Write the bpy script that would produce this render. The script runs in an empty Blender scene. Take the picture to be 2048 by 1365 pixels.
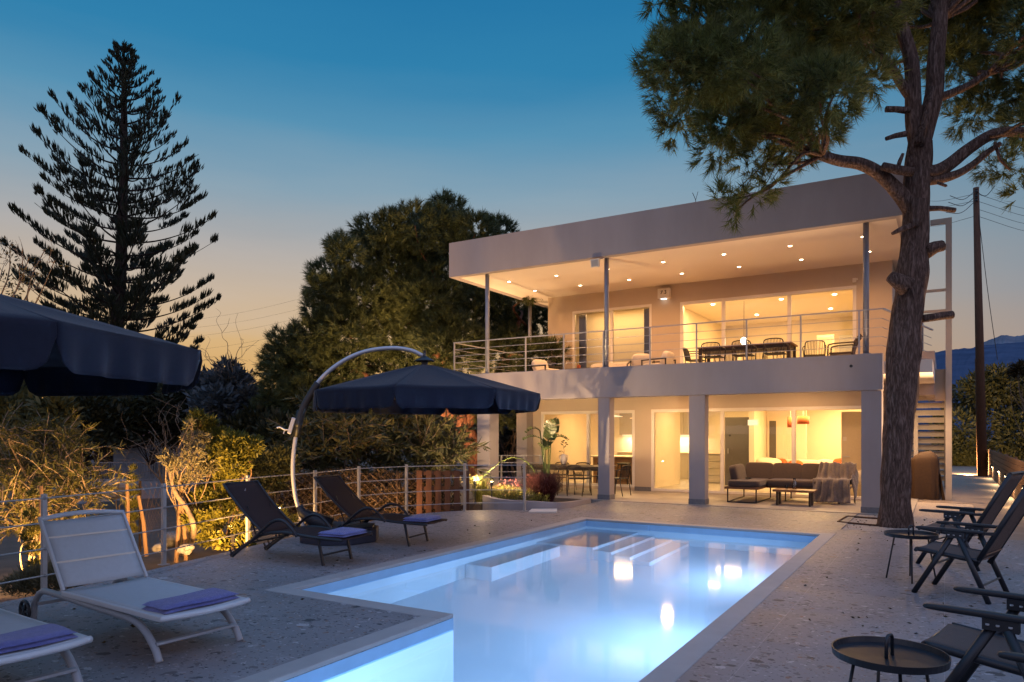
import bpy, math, random
import numpy as np
from mathutils import Vector, Matrix
random.seed(7); RNG = np.random.default_rng(11)
R = math.radians; PI = math.pi
scene = bpy.context.scene
COL = scene.collection
# ------------------------------------------------------------------ camera (house axes = world axes)
F, Y0, YAW, CH = 1440.0, 868.0, R(31), 1.6
FW = (-math.sin(YAW), math.cos(YAW)); RT = (math.cos(YAW), math.sin(YAW))
cam = bpy.data.objects.new('camera', bpy.data.cameras.new('camera')); COL.objects.link(cam)
cam.location = (0, 0, CH); cam.rotation_euler = (R(90), 0, YAW)
cam.data.sensor_width = 36; cam.data.lens = 36*F/2048; cam.data.shift_y = (Y0-682.5)/2048
cam.data.clip_start = .1; cam.data.clip_end = 20000
scene.camera = cam
def at(px, py, d):
    a = (px-1024)/F; b = (Y0-py)/F
    return Vector(((FW[0]+a*RT[0])*d, (FW[1]+a*RT[1])*d, CH+b*d))
def gp(px, py, z=0):
    return at(px, py, (z-CH)/((Y0-py)/F))
# ------------------------------------------------------------------ object helpers
ROOTM = {}
def tag(o, label=None, cat=None, group=None, kind=None):
    for k, v in (('label', label), ('category', cat), ('group', group), ('kind', kind)):
        if v: o[k] = v
    return o
def T(name, label, cat, loc=(0, 0, 0), rz=0, group=None):
    o = bpy.data.objects.new(name, None); COL.objects.link(o)
    o.location = loc; o.rotation_euler = (0, 0, rz); o.empty_display_size = .2
    ROOTM[o.name] = Matrix.Translation(Vector(loc)) @ Matrix.Rotation(rz, 4, 'Z')
    return tag(o, label, cat, group)
def root(o):
    while o.parent: o = o.parent
    return o
def kids(o): return [c for c in COL.objects if c.parent == o]
def copy_tree(o, par=None):
    c = o.copy(); COL.objects.link(c); c.parent = par
    for ch in kids(o): copy_tree(ch, c)
    return c
def dup(o, loc, rz, label, group=None):
    c = copy_tree(o); c.location = loc; c.rotation_euler = (0, 0, rz); c['label'] = label
    if group: c['group'] = group
    return c
def finish(me, name, mat, parent, kind=None):
    me.materials.append(mat)
    o = bpy.data.objects.new(name, me); COL.objects.link(o)
    if parent: o.parent = parent
    if kind: o['kind'] = kind
    return o
def npmesh(name, V, faces_flat, nper, mat, parent, world=True, kind=None):
    V = np.asarray(V, dtype=np.float64)
    if parent is not None and world:
        M = np.array(ROOTM[root(parent).name].inverted())
        V = V @ M[:3, :3].T + M[:3, 3]
    me = bpy.data.meshes.new(name)
    nf = len(faces_flat)//nper
    me.vertices.add(len(V)); me.vertices.foreach_set('co', V.astype(np.float32).ravel())
    me.loops.add(nf*nper); me.loops.foreach_set('vertex_index', np.asarray(faces_flat, dtype=np.int32))
    me.polygons.add(nf); me.polygons.foreach_set('loop_start', np.arange(0, nf*nper, nper, dtype=np.int32))
    me.update(calc_edges=True)
    return finish(me, name, mat, parent, kind)
class MB:
    def __init__(s): s.v = []; s.f = []
    def add(s, vs, fs):
        b = len(s.v); s.v += [tuple(v) for v in vs]; s.f += [tuple(b+i for i in f) for f in fs]; return s
    def box(s, x0, y0, z0, x1, y1, z1):
        return s.add([(x, y, z) for x in (x0, x1) for y in (y0, y1) for z in (z0, z1)],
                     [(0, 1, 3, 2), (4, 6, 7, 5), (0, 4, 5, 1), (2, 3, 7, 6), (0, 2, 6, 4), (1, 5, 7, 3)])
    def obox(s, c, size, M=None):
        M = M or Matrix.Identity(3); h = [q/2 for q in size]; c = Vector(c)
        vs = [c + M @ Vector((x*h[0], y*h[1], z*h[2])) for x in (-1, 1) for y in (-1, 1) for z in (-1, 1)]
        return s.add(vs, [(0, 1, 3, 2), (4, 6, 7, 5), (0, 4, 5, 1), (2, 3, 7, 6), (0, 2, 6, 4), (1, 5, 7, 3)])
    def bar(s, p, q, w, h, up=(0, 0, 1)):
        p, q = Vector(p), Vector(q); d = (q-p).normalized(); u = Vector(up)
        if abs(d.dot(u)) > .98: u = Vector((1, 0, 0))
        a = d.cross(u).normalized(); b = a.cross(d)
        M = Matrix((d, a, b)).transposed()
        return s.obox((p+q)/2, ((q-p).length, w, h), M)
    def tube(s, pts, r, n=8, cap=True, flat=1.0):
        pts = [Vector(p) for p in pts]; k = len(pts)
        rs = r if isinstance(r, (list, tuple)) else [r]*k
        t0 = (pts[1]-pts[0]).normalized()
        a = t0.cross(Vector((0, 0, 1)))
        if a.length < .05: a = t0.cross(Vector((1, 0, 0)))
        a.normalize(); vs = []
        for i, p in enumerate(pts):
            t = (pts[min(i+1, k-1)]-pts[max(i-1, 0)]).normalized()
            a = (a - t*a.dot(t)).normalized(); b = t.cross(a)
            for j in range(n):
                w = 2*PI*j/n; vs.append(p + (a*math.cos(w) + b*math.sin(w)*flat)*rs[i])
        fs = [(i*n+j, i*n+(j+1) % n, (i+1)*n+(j+1) % n, (i+1)*n+j) for i in range(k-1) for j in range(n)]
        if cap: fs += [tuple(range(n-1, -1, -1)), tuple(range((k-1)*n, k*n))]
        return s.add(vs, fs)
    def lathe(s, prof, c=(0, 0, 0), n=24):
        vs = []; k = len(prof)
        for r, z in prof:
            for j in range(n):
                w = 2*PI*j/n; vs.append((c[0]+r*math.cos(w), c[1]+r*math.sin(w), c[2]+z))
        fs = [(i*n+j, i*n+(j+1) % n, (i+1)*n+(j+1) % n, (i+1)*n+j) for i in range(k-1) for j in range(n)]
        if prof[0][0] < .005 and prof[-1][0] < .005: fs += [tuple(range(n-1, -1, -1)), tuple(range((k-1)*n, k*n))]
        else: fs += [((k-1)*n+j, (k-1)*n+(j+1) % n, (j+1) % n, j) for j in range(n)]
        return s.add(vs, fs)
    def prism(s, poly, z0, z1):
        n = len(poly)
        vs = [(x, y, z0) for x, y in poly] + [(x, y, z1) for x, y in poly]
        return s.add(vs, [tuple(range(n-1, -1, -1)), tuple(range(n, 2*n))] + [(i, (i+1) % n, n+(i+1) % n, n+i) for i in range(n)])
    def pillow(s, c, size, M=None, e=.45, nu=28, nv=14, wob=0):
        M = M or Matrix.Identity(3); c = Vector(c); vs = []
        sg = lambda v, p: math.copysign(abs(v)**p, v)
        for i in range(nv+1):
            ph = -PI/2 + PI*i/nv
            for j in range(nu):
                th = 2*PI*j/nu
                x = sg(math.cos(ph), e)*sg(math.cos(th), e); y = sg(math.cos(ph), e)*sg(math.sin(th), e); z = sg(math.sin(ph), e*1.5)
                w = 1 + wob*math.sin(3*th+2*ph)
                vs.append(c + M @ Vector((x*size[0]/2*w, y*size[1]/2*w, z*size[2]/2*w)))
        fs = [(i*nu+j, i*nu+(j+1) % nu, (i+1)*nu+(j+1) % nu, (i+1)*nu+j) for i in range(nv) for j in range(nu)]
        return s.add(vs, fs)
    def build(s, name, mat, parent=None, world=False, bevel=0, smooth=False, kind=None, solid=0):
        vs = s.v
        if parent is not None and world:
            M = ROOTM[root(parent).name].inverted(); vs = [M @ Vector(v) for v in vs]
        me = bpy.data.meshes.new(name); me.from_pydata([tuple(v) for v in vs], [], s.f); me.update()
        if smooth: me.polygons.foreach_set('use_smooth', [True]*len(me.polygons))
        o = finish(me, name, mat, parent, kind)
        if solid:
            m = o.modifiers.new('solid', 'SOLIDIFY'); m.thickness = solid; m.offset = 0
        if bevel:
            m = o.modifiers.new('bevel', 'BEVEL'); m.width = bevel; m.segments = 2; m.limit_method = 'ANGLE'; m.angle_limit = R(40)
        return o
def cr(pts, n=6):                       # Catmull-Rom resample
    P = [Vector(p) for p in pts]; P = [P[0]*2-P[1]] + P + [P[-1]*2-P[-2]]; out = []
    for i in range(1, len(P)-2):
        for k in range(n):
            t = k/n; a, b, c, d = P[i-1:i+3]
            out.append(.5*((2*b) + (c-a)*t + (2*a-5*b+4*c-d)*t*t + (3*b-a-3*c+d)*t**3))
    return out + [P[-2]]
def lin(h):
    h = h.lstrip('#'); c = [int(h[i:i+2], 16)/255 for i in (0, 2, 4)]
    return tuple(x/12.92 if x <= .04045 else ((x+.055)/1.055)**2.4 for x in c)
# ------------------------------------------------------------------ materials
def nodes(name):
    m = bpy.data.materials.new(name); m.use_nodes = True; nt = m.node_tree
    return m, nt, nt.nodes['Principled BSDF'], nt.nodes['Material Output']
def N(nt, t, **kw):
    n = nt.nodes.new(t)
    for k, v in kw.items():
        if k in ('operation', 'blend_type', 'data_type', 'feature', 'noise_dimensions', 'wave_type', 'distance', 'bands_direction'): setattr(n, k, v)
        else: n.inputs[k].default_value = v
    return n
def ramp(nt, stops, interp='LINEAR'):
    n = nt.nodes.new('ShaderNodeValToRGB'); cr_ = n.color_ramp; cr_.interpolation = interp
    while len(cr_.elements) < len(stops): cr_.elements.new(.5)
    for e, (p, c) in zip(cr_.elements, stops):
        e.position = p; e.color = (*c, 1) if len(c) == 3 else c
    return n
def pm(name, col, rough=.6, metal=0, amt=.15, scale=6, bump=.0, bscale=60, spec=.5, stretch=(1, 1, 1), fine=0):
    m, nt, p, _ = nodes(name); L = nt.links.new
    tc = N(nt, 'ShaderNodeTexCoord'); mp = N(nt, 'ShaderNodeMapping', Scale=stretch); L(tc.outputs['Object'], mp.inputs[0])
    n1 = N(nt, 'ShaderNodeTexNoise', Scale=scale, Detail=5.0, Roughness=.62); L(mp.outputs[0], n1.inputs['Vector'])
    rp = ramp(nt, [(.25, tuple(c*(1-amt) for c in col)), (.75, tuple(min(1, c*(1+amt)) for c in col))]); L(n1.outputs[0], rp.inputs[0])
    L(rp.outputs[0], p.inputs['Base Color'])
    p.inputs['Metallic'].default_value = metal; p.inputs['Specular IOR Level'].default_value = spec
    rr = N(nt, 'ShaderNodeMapRange'); rr.inputs[3].default_value = max(.02, rough-.08); rr.inputs[4].default_value = min(1, rough+.08)
    L(n1.outputs[0], rr.inputs[0]); L(rr.outputs[0], p.inputs['Roughness'])
    if bump:
        n2 = N(nt, 'ShaderNodeTexNoise', Scale=bscale, Detail=4.0); L(mp.outputs[0], n2.inputs['Vector'])
        b = N(nt, 'ShaderNodeBump', Strength=bump, Distance=.01); L(n2.outputs[0], b.inputs['Height']); L(b.outputs[0], p.inputs['Normal'])
    return m
def emit(name, col, s):
    m, nt, p, out = nodes(name); e = N(nt, 'ShaderNodeEmission', Color=(*col, 1), Strength=s); nt.links.new(e.outputs[0], out.inputs[0]); return m
def leafmat(name, dark, light, scale=.9, trans=.25, rough=.55, spec=.3):
    m, nt, p, out = nodes(name); L = nt.links.new
    g = N(nt, 'ShaderNodeNewGeometry'); tc = N(nt, 'ShaderNodeTexCoord')
    n1 = N(nt, 'ShaderNodeTexNoise', Scale=scale, Detail=3.0); L(tc.outputs['Object'], n1.inputs['Vector'])
    ma = N(nt, 'ShaderNodeMath', operation='MULTIPLY_ADD'); L(g.outputs['Random Per Island'], ma.inputs[0]); ma.inputs[1].default_value = .55
    mb = N(nt, 'ShaderNodeMath', operation='MULTIPLY_ADD'); L(n1.outputs[0], mb.inputs[0]); mb.inputs[1].default_value = 1.1; mb.inputs[2].default_value = -.35
    L(mb.outputs[0], ma.inputs[2])
    rp = ramp(nt, [(.05, dark), (.95, light)]); L(ma.outputs[0], rp.inputs[0])
    L(rp.outputs[0], p.inputs['Base Color']); p.inputs['Roughness'].default_value = rough; p.inputs['Specular IOR Level'].default_value = spec
    if trans:
        t = N(nt, 'ShaderNodeBsdfTranslucent'); L(rp.outputs[0], t.inputs[0])
        x = N(nt, 'ShaderNodeMixShader'); x.inputs[0].default_value = trans; L(p.outputs[0], x.inputs[1]); L(t.outputs[0], x.inputs[2]); L(x.outputs[0], out.inputs[0])
    return m
def glassmat(name, tint=(1, 1, 1), ior=1.5, rough=0.0, rim=1.0, bump=0):
    m, nt, p, out = nodes(name); L = nt.links.new; nt.nodes.remove(p)
    t = N(nt, 'ShaderNodeBsdfTransparent', Color=(*tint, 1)); gl = N(nt, 'ShaderNodeBsdfGlossy', Roughness=rough)
    fr = N(nt, 'ShaderNodeFresnel', IOR=ior); x = N(nt, 'ShaderNodeMixShader')
    if bump:
        tc = N(nt, 'ShaderNodeTexCoord'); no = N(nt, 'ShaderNodeTexNoise', Scale=1.6, Detail=2.0); L(tc.outputs['Object'], no.inputs['Vector'])
        b = N(nt, 'ShaderNodeBump', Strength=bump, Distance=.02); L(no.outputs[0], b.inputs['Height']); L(b.outputs[0], gl.inputs['Normal']); L(b.outputs[0], fr.inputs['Normal'])
    L(fr.outputs[0], x.inputs[0]); L(t.outputs[0], x.inputs[1]); L(gl.outputs[0], x.inputs[2]); L(x.outputs[0], out.inputs[0]); return m
def terrazzo(name, base, dark, light, warm):
    m, nt, p, _ = nodes(name); L = nt.links.new
    tc = N(nt, 'ShaderNodeTexCoord'); mp = N(nt, 'ShaderNodeMapping', Scale=(1, 1.25, 1)); mp.inputs['Rotation'].default_value = (0, 0, .5); L(tc.outputs['Object'], mp.inputs[0])
    wn = N(nt, 'ShaderNodeTexNoise', Scale=9.0, Detail=2.0); L(mp.outputs[0], wn.inputs['Vector'])
    ad = N(nt, 'ShaderNodeMixRGB', blend_type='LINEAR_LIGHT', Fac=.05); L(mp.outputs[0], ad.inputs[1]); L(wn.outputs['Color'], ad.inputs[2])
    n0 = N(nt, 'ShaderNodeTexNoise', Scale=1.1, Detail=6.0); L(tc.outputs['Object'], n0.inputs['Vector'])
    rp = ramp(nt, [(.3, tuple(c*.82 for c in base)), (.7, tuple(c*1.18 for c in base))]); L(n0.outputs[0], rp.inputs[0])
    last = rp
    for sc, thr, size in ((8.5, .76, .36), (19, .55, .42), (42, .5, .44)):
        v = N(nt, 'ShaderNodeTexVoronoi', Scale=float(sc)); L(ad.outputs[0], v.inputs['Vector'])
        sep = N(nt, 'ShaderNodeSeparateColor'); L(v.outputs['Color'], sep.inputs[0])
        gt = N(nt, 'ShaderNodeMath', operation='GREATER_THAN'); L(sep.outputs[0], gt.inputs[0]); gt.inputs[1].default_value = thr
        sz = N(nt, 'ShaderNodeMath', operation='MULTIPLY'); L(sep.outputs[2], sz.inputs[0]); sz.inputs[1].default_value = size+.12
        lt = N(nt, 'ShaderNodeMath', operation='LESS_THAN'); L(v.outputs['Distance'], lt.inputs[0]); L(sz.outputs[0], lt.inputs[1])
        mu = N(nt, 'ShaderNodeMath', operation='MULTIPLY'); L(gt.outputs[0], mu.inputs[0]); L(lt.outputs[0], mu.inputs[1])
        cr2 = ramp(nt, [(0, dark), (.30, dark), (.32, tuple(c*.55 for c in base)), (.60, tuple(c*1.35 for c in base)), (.78, warm), (.90, light)], 'CONSTANT'); L(sep.outputs[1], cr2.inputs[0])
        mx = N(nt, 'ShaderNodeMixRGB'); L(mu.outputs[0], mx.inputs[0]); L(last.outputs[0], mx.inputs[1]); L(cr2.outputs[0], mx.inputs[2]); last = mx
    bk_ = N(nt, 'ShaderNodeTexBrick', Scale=1.0); bk_.offset = 0; bk_.inputs['Brick Width'].default_value = 1.2; bk_.inputs['Row Height'].default_value = 1.2; bk_.inputs['Mortar Size'].default_value = .003
    L(tc.outputs['Object'], bk_.inputs['Vector'])
    jm = N(nt, 'ShaderNodeMixRGB'); jf = N(nt, 'ShaderNodeMath', operation='MULTIPLY'); L(bk_.outputs['Fac'], jf.inputs[0]); jf.inputs[1].default_value = .55; L(jf.outputs[0], jm.inputs[0]); L(last.outputs[0], jm.inputs[1]); jm.inputs[2].default_value = (*[c*1.7 for c in base], 1)
    L(jm.outputs[0], p.inputs['Base Color'])
    rr = N(nt, 'ShaderNodeMapRange'); rr.inputs[3].default_value = .42; rr.inputs[4].default_value = .68; L(n0.outputs[0], rr.inputs[0]); L(rr.outputs[0], p.inputs['Roughness'])
    n2 = N(nt, 'ShaderNodeTexNoise', Scale=90.0); L(tc.outputs['Object'], n2.inputs['Vector'])
    b = N(nt, 'ShaderNodeBump', Strength=.12, Distance=.004); L(n2.outputs[0], b.inputs['Height']); L(b.outputs[0], p.inputs['Normal'])
    return m
def tiles(name, col, mortar, bw, bh, rough=.5, amt=.12, off=.0, grain=(1, 12, 1), msize=.006):
    m, nt, p, _ = nodes(name); L = nt.links.new
    tc = N(nt, 'ShaderNodeTexCoord'); br = N(nt, 'ShaderNodeTexBrick', Scale=1.0); L(tc.outputs['Object'], br.inputs['Vector']); br.offset = off
    br.inputs['Brick Width'].default_value = bw; br.inputs['Row Height'].default_value = bh; br.inputs['Mortar Size'].default_value = msize
    br.inputs['Color1'].default_value = (*[c*(1-amt) for c in col], 1); br.inputs['Color2'].default_value = (*[c*(1+amt) for c in col], 1); br.inputs['Mortar'].default_value = (*mortar, 1)
    mp = N(nt, 'ShaderNodeMapping', Scale=grain); L(tc.outputs['Object'], mp.inputs[0])
    n1 = N(nt, 'ShaderNodeTexNoise', Scale=2.5, Detail=7.0, Roughness=.7); L(mp.outputs[0], n1.inputs['Vector'])
    rp = ramp(nt, [(.3, (.72, .72, .72)), (.7, (1.12, 1.12, 1.12))]); L(n1.outputs[0], rp.inputs[0])
    mx = N(nt, 'ShaderNodeMixRGB', blend_type='MULTIPLY', Fac=1.0); L(br.outputs['Color'], mx.inputs[1]); L(rp.outputs[0], mx.inputs[2])
    L(mx.outputs[0], p.inputs['Base Color']); p.inputs['Roughness'].default_value = rough
    b = N(nt, 'ShaderNodeBump', Strength=.25, Distance=.004); L(br.outputs['Fac'], b.inputs['Height']); b.invert = True; L(b.outputs[0], p.inputs['Normal'])
    return m
def fabric(name, col, rough=.9, sc=400, amt=.2, sheen=.0, bump=.3):
    m = pm(name, col, rough, 0, amt, 25, bump, sc, .2); m.node_tree.nodes['Principled BSDF'].inputs['Sheen Weight'].default_value = sheen; return m
def barkmat(name, c0, c1, zs=.25, sc=9, bump=1.0):
    m, nt, p, _ = nodes(name); L = nt.links.new
    tc = N(nt, 'ShaderNodeTexCoord'); mp = N(nt, 'ShaderNodeMapping', Scale=(1, 1, zs)); L(tc.outputs['Object'], mp.inputs[0])
    wn = N(nt, 'ShaderNodeTexNoise', Scale=sc*.8, Detail=4.0); L(mp.outputs[0], wn.inputs['Vector'])
    ad = N(nt, 'ShaderNodeMixRGB', blend_type='LINEAR_LIGHT', Fac=.16); L(mp.outputs[0], ad.inputs[1]); L(wn.outputs['Color'], ad.inputs[2])
    v = N(nt, 'ShaderNodeTexVoronoi', Scale=sc*1.4, feature='DISTANCE_TO_EDGE'); L(ad.outputs[0], v.inputs['Vector'])
    n1 = N(nt, 'ShaderNodeTexNoise', Scale=sc*3, Detail=8.0, Roughness=.7); L(mp.outputs[0], n1.inputs['Vector'])
    mu = N(nt, 'ShaderNodeMath', operation='MULTIPLY_ADD'); L(v.outputs['Distance'], mu.inputs[0]); mu.inputs[1].default_value = .75; L(n1.outputs[0], mu.inputs[2])
    rp = ramp(nt, [(.36, tuple(c*.40 for c in c0)), (.56, c0), (.85, c1)]); L(mu.outputs[0], rp.inputs[0]); L(rp.outputs[0], p.inputs['Base Color'])
    p.inputs['Roughness'].default_value = .95; p.inputs['Specular IOR Level'].default_value = .15
    b = N(nt, 'ShaderNodeBump', Strength=bump, Distance=.05); L(mu.outputs[0], b.inputs['Height']); L(b.outputs[0], p.inputs['Normal'])
    return m
M = {}
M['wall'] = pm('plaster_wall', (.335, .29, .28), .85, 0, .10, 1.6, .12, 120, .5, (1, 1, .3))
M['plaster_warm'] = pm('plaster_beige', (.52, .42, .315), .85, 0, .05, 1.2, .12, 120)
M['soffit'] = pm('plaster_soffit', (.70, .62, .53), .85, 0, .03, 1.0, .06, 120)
M['stair_paint'] = pm('cream_grey_steel', (.46, .405, .34), .5, 0, .06, 3)
M['plinth'] = pm('plinth_stone', (.16, .155, .16), .7, 0, .2, 25, .15)
M['white_int'] = pm('interior_paint', (.78, .70, .56), .8, 0, .03, 2)
M['int_floor'] = tiles('interior_tiles', (.50, .45, .38), (.3, .27, .23), .9, .9, .35)
M['terrace'] = tiles('terrace_tiles', (.36, .32, .28), (.25, .22, .2), 1.2, .6, .55)
M['deck'] = terrazzo('deck_terrazzo', (.200, .190, .197), (.048, .047, .053), (.36, .35, .36), (.19, .105, .07))
M['coping'] = pm('coping_stone', (.34, .33, .325), .6, 0, .1, 4, .1, 150)
M['pool'] = pm('pool_liner', (.66, .74, .80), .7, 0, .03, 1)
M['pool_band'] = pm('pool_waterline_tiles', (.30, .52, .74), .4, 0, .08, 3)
def watermat():
    m, nt, p, out = nodes('pool_water'); L = nt.links.new; nt.nodes.remove(p)
    t = N(nt, 'ShaderNodeBsdfRefraction', Color=(.86, .95, 1, 1), IOR=1.33, Roughness=.02); gl = N(nt, 'ShaderNodeBsdfGlossy', Roughness=.06)
    fr = N(nt, 'ShaderNodeFresnel', IOR=1.33); x = N(nt, 'ShaderNodeMixShader')
    tc = N(nt, 'ShaderNodeTexCoord'); no = N(nt, 'ShaderNodeTexNoise', Scale=1.4, Detail=2.0); L(tc.outputs['Object'], no.inputs['Vector'])
    b = N(nt, 'ShaderNodeBump', Strength=.03, Distance=.02); L(no.outputs[0], b.inputs['Height'])
    for q in (gl, fr, t): L(b.outputs[0], q.inputs['Normal'])
    L(fr.outputs[0], x.inputs[0]); L(t.outputs[0], x.inputs[1]); L(gl.outputs[0], x.inputs[2]); L(x.outputs[0], out.inputs[0]); return m
M['water'] = watermat()
M['soil'] = pm('garden_soil', (.075, .055, .04), .95, 0, .5, 3, .8, 30)
M['gravel'] = pm('pale_gravel', (.40, .34, .28), .9, 0, .55, 42, .8, 60)
M['path'] = tiles('path_planks', (.30, .235, .18), (.08, .07, .06), 4.0, .16, .6, .12, .5, (1, 10, 1))
M['frame_white'] = pm('white_aluminium', (.74, .68, .60), .4, 0, .03, 3)
M['steel_grey'] = pm('grey_painted_steel', (.26, .26, .29), .42, .3, .06, 4)
M['steel'] = pm('galvanised_steel', (.40, .385, .375), .42, .45, .1, 12)
M['glass'] = glassmat('window_glass', (.97, .97, .95), 1.45, 0)
M['glass_small'] = glassmat('clear_glass', (.93, .95, .95), 1.5, 0)
M['white_metal'] = pm('white_powder_coat', (.50, .53, .57), .42, 0, .04, 5)
M['grey_metal'] = pm('grey_lounger_frame', (.31, .325, .355), .45, 0, .05, 5)
M['sling_white'] = fabric('white_sling', (.47, .51, .55), .8, 700, .05)
M['black_metal'] = pm('black_powder_coat', (.012, .014, .02), .4, 0, .2, 9)
M['dark_brown_metal'] = pm('dark_bronze_metal', (.022, .016, .014), .45, 0, .2, 9)
M['sling_dark'] = fabric('dark_brown_sling', (.036, .022, .021), .8, 700, .12)
M['sling_taupe'] = fabric('taupe_sling', (.125, .092, .080), .8, 700, .1)
M['navy'] = fabric('navy_canopy', (.011, .014, .028), .85, 300, .15, .1, .15)
M['towel'] = fabric('violet_blue_towel', (.105, .125, .38), .95, 260, .22, .4, .9)
M['alu'] = pm('brushed_aluminium', (.50, .50, .52), .42, .35, .05, 9)
M['black_plastic'] = pm('black_plastic', (.010, .012, .018), .5, 0, .2, 9)
M['navy_plastic'] = pm('navy_plastic', (.016, .022, .045), .5, 0, .2, 9)
M['cushion_brown'] = fabric('taupe_cushion', (.085, .060, .048), .9, 350, .12, .2)
M['cream'] = fabric('cream_cushion', (.66, .58, .46), .9, 300, .06, .1)
M['orange_cloth'] = fabric('orange_cloth', (.52, .13, .045), .9, 300, .12, .2)
M['white_cloth'] = fabric('white_cloth', (.72, .64, .54), .9, 300, .06, .1)
M['throw'] = fabric('grey_throw', (.17, .135, .115), .95, 220, .25, .3, .6)
M['teak'] = pm('teak_wood', (.17, .075, .032), .5, 0, .35, 6, .12, 60, .4, (1, 14, 14))
M['dark_wood'] = pm('dark_table_wood', (.045, .026, .016), .5, 0, .3, 6, .1, 60, .4, (1, 14, 14))
M['oak'] = pm('oak_island', (.42, .24, .10), .5, 0, .2, 5, .08, 60, .4, (14, 14, 1))
M['fence_wood'] = pm('brown_fence_boards', (.14, .085, .055), .7, 0, .3, 4, .2, 60, .3, (14, 1, 14))
M['pole_wood'] = pm('utility_pole_wood', (.10, .05, .03), .85, 0, .3, 5, .4, 40, .2, (10, 10, 1))
M['stake'] = pm('raw_wood_stake', (.17, .10, .055), .8, 0, .3, 9, .3, 60, .2, (6, 6, 1))
M['grill_cover'] = fabric('olive_brown_cover', (.065, .038, .022), .75, 120, .15, 0, .5)
M['kitchen_grey'] = pm('greige_cabinet', (.40, .36, .30), .45, 0, .04, 3)
M['fridge'] = pm('dark_grey_panel', (.10, .09, .08), .4, 0, .06, 3)
M['ceramic'] = pm('grey_ceramic', (.42, .37, .34), .5, 0, .15, 9)
M['black'] = pm('matt_black', (.012, .011, .01), .6, 0, .2, 6)
M['curtain'] = fabric('grey_blue_curtain', (.20, .19, .22), .9, 200, .1)
M['blind'] = fabric('beige_blind', (.66, .56, .40), .9, 200, .04)
M['stone'] = pm('garden_rock', (.20, .18, .16), .9, 0, .3, 6, .8, 18)
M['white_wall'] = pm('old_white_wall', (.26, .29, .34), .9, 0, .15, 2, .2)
M['roof_tile'] = pm('red_clay_tiles', (.22, .065, .04), .85, 0, .35, 14, .4, 30)
M['hill'] = pm('hazed_hill_scrub', (.055, .080, .135), 1, 0, .35, .012, 0, 10, .0)  # scrub with bluish distance haze mixed into its colour
M['hill2'] = pm('hazed_mountain_rock', (.13, .15, .19), 1, 0, .3, .006, 0, 10, .0)  # bare rock, paled and blued in the colour for distance haze
M['bark_pine'] = barkmat('pine_bark', (.12, .075, .058), (.27, .18, .145), .17, 11, 1.0)
M['bark_red'] = barkmat('red_pine_bark', (.16, .07, .04), (.27, .13, .08), .25, 6)
M['bark_dark'] = barkmat('dark_bark', (.03, .022, .018), (.07, .05, .04), .25, 8)
M['twig'] = pm('pale_twig', (.17, .12, .08), .9, 0, .3, 12)
M['needle'] = leafmat('pine_needles', (.016, .030, .012), (.27, .285, .075), 1.1, .42)
M['needle2'] = leafmat('stone_pine_needles', (.014, .026, .012), (.115, .130, .042), .7, .2)
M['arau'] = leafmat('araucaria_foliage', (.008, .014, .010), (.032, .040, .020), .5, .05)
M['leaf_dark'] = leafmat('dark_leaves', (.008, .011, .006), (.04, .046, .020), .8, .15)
M['leaf_ole'] = leafmat('oleander_leaves', (.028, .034, .010), (.115, .095, .020), 1.2, .25)
M['leaf_gold'] = leafmat('bright_shrub_leaves', (.055, .062, .010), (.20, .17, .022), 1.6, .3)
M['leaf_olive'] = leafmat('olive_leaves', (.075, .07, .04), (.19, .16, .085), 2, .2)
M['leaf_blue'] = leafmat('blue_grey_leaves', (.025, .036, .045), (.085, .105, .115), 1, .15)
M['leaf_cyp'] = leafmat('cypress_foliage', (.05, .06, .012), (.19, .16, .03), 2, .2)
M['leaf_hedge'] = leafmat('brown_hedge_leaves', (.020, .014, .007), (.085, .060, .026), 1.5, .15)
M['leaf_red'] = leafmat('burgundy_grass', (.035, .010, .012), (.16, .05, .05), 3, .2)
M['leaf_palm'] = leafmat('banana_leaf', (.030, .052, .016), (.085, .105, .035), 3, .3, .35)
M['leaf_flower'] = leafmat('pink_flowers', (.12, .035, .045), (.34, .12, .12), 5, .3)
M['leaf_grass'] = leafmat('pale_grass', (.10, .11, .02), (.34, .30, .08), 3, .3)
M['leaf_scrub'] = leafmat('scrub_leaves', (.030, .036, .014), (.115, .105, .035), 1, .2)
M['mesh_wire'] = pm('rusty_wire', (.09, .055, .035), .7, .1, .2, 9)
WARM = (1, .66, .34); WARM2 = (1, .72, .40)
M['lamp_disc'] = emit('downlight_glow', (1, .78, .50), 28)
M['lamp_globe'] = emit('globe_glow', (1, .80, .52), 40)
M['lamp_soft'] = emit('lamp_shade_glow', (1, .74, .42), 1.6)
M['lamp_strip'] = emit('strip_glow', (1, .86, .60), 3.5)
M['lamp_cool'] = emit('led_strip_glow', (1, .95, .9), 2.2)
M['lamp_garden'] = emit('garden_lamp_glow', (1, .75, .38), 30)
def light(name, kind, loc, energy, col=WARM, size=.1, rot=None, spot=None, blend=.6, target=None):
    l = bpy.data.lights.new(name, kind); l.energy = energy; l.color = col
    if kind == 'AREA': l.shape = 'DISK' if not isinstance(size, tuple) else 'RECTANGLE'
    if kind == 'AREA':
        if isinstance(size, tuple): l.size, l.size_y = size
        else: l.size = size
    else: l.shadow_soft_size = size
    if kind == 'SPOT': l.spot_size = R(spot or 120); l.spot_blend = blend
    o = bpy.data.objects.new(name, l); COL.objects.link(o); o.location = loc
    if rot: o.rotation_euler = rot
    if target is not None: o.rotation_euler = (Vector(target)-Vector(loc)).to_track_quat('-Z', 'Y').to_euler()
    return o
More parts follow.
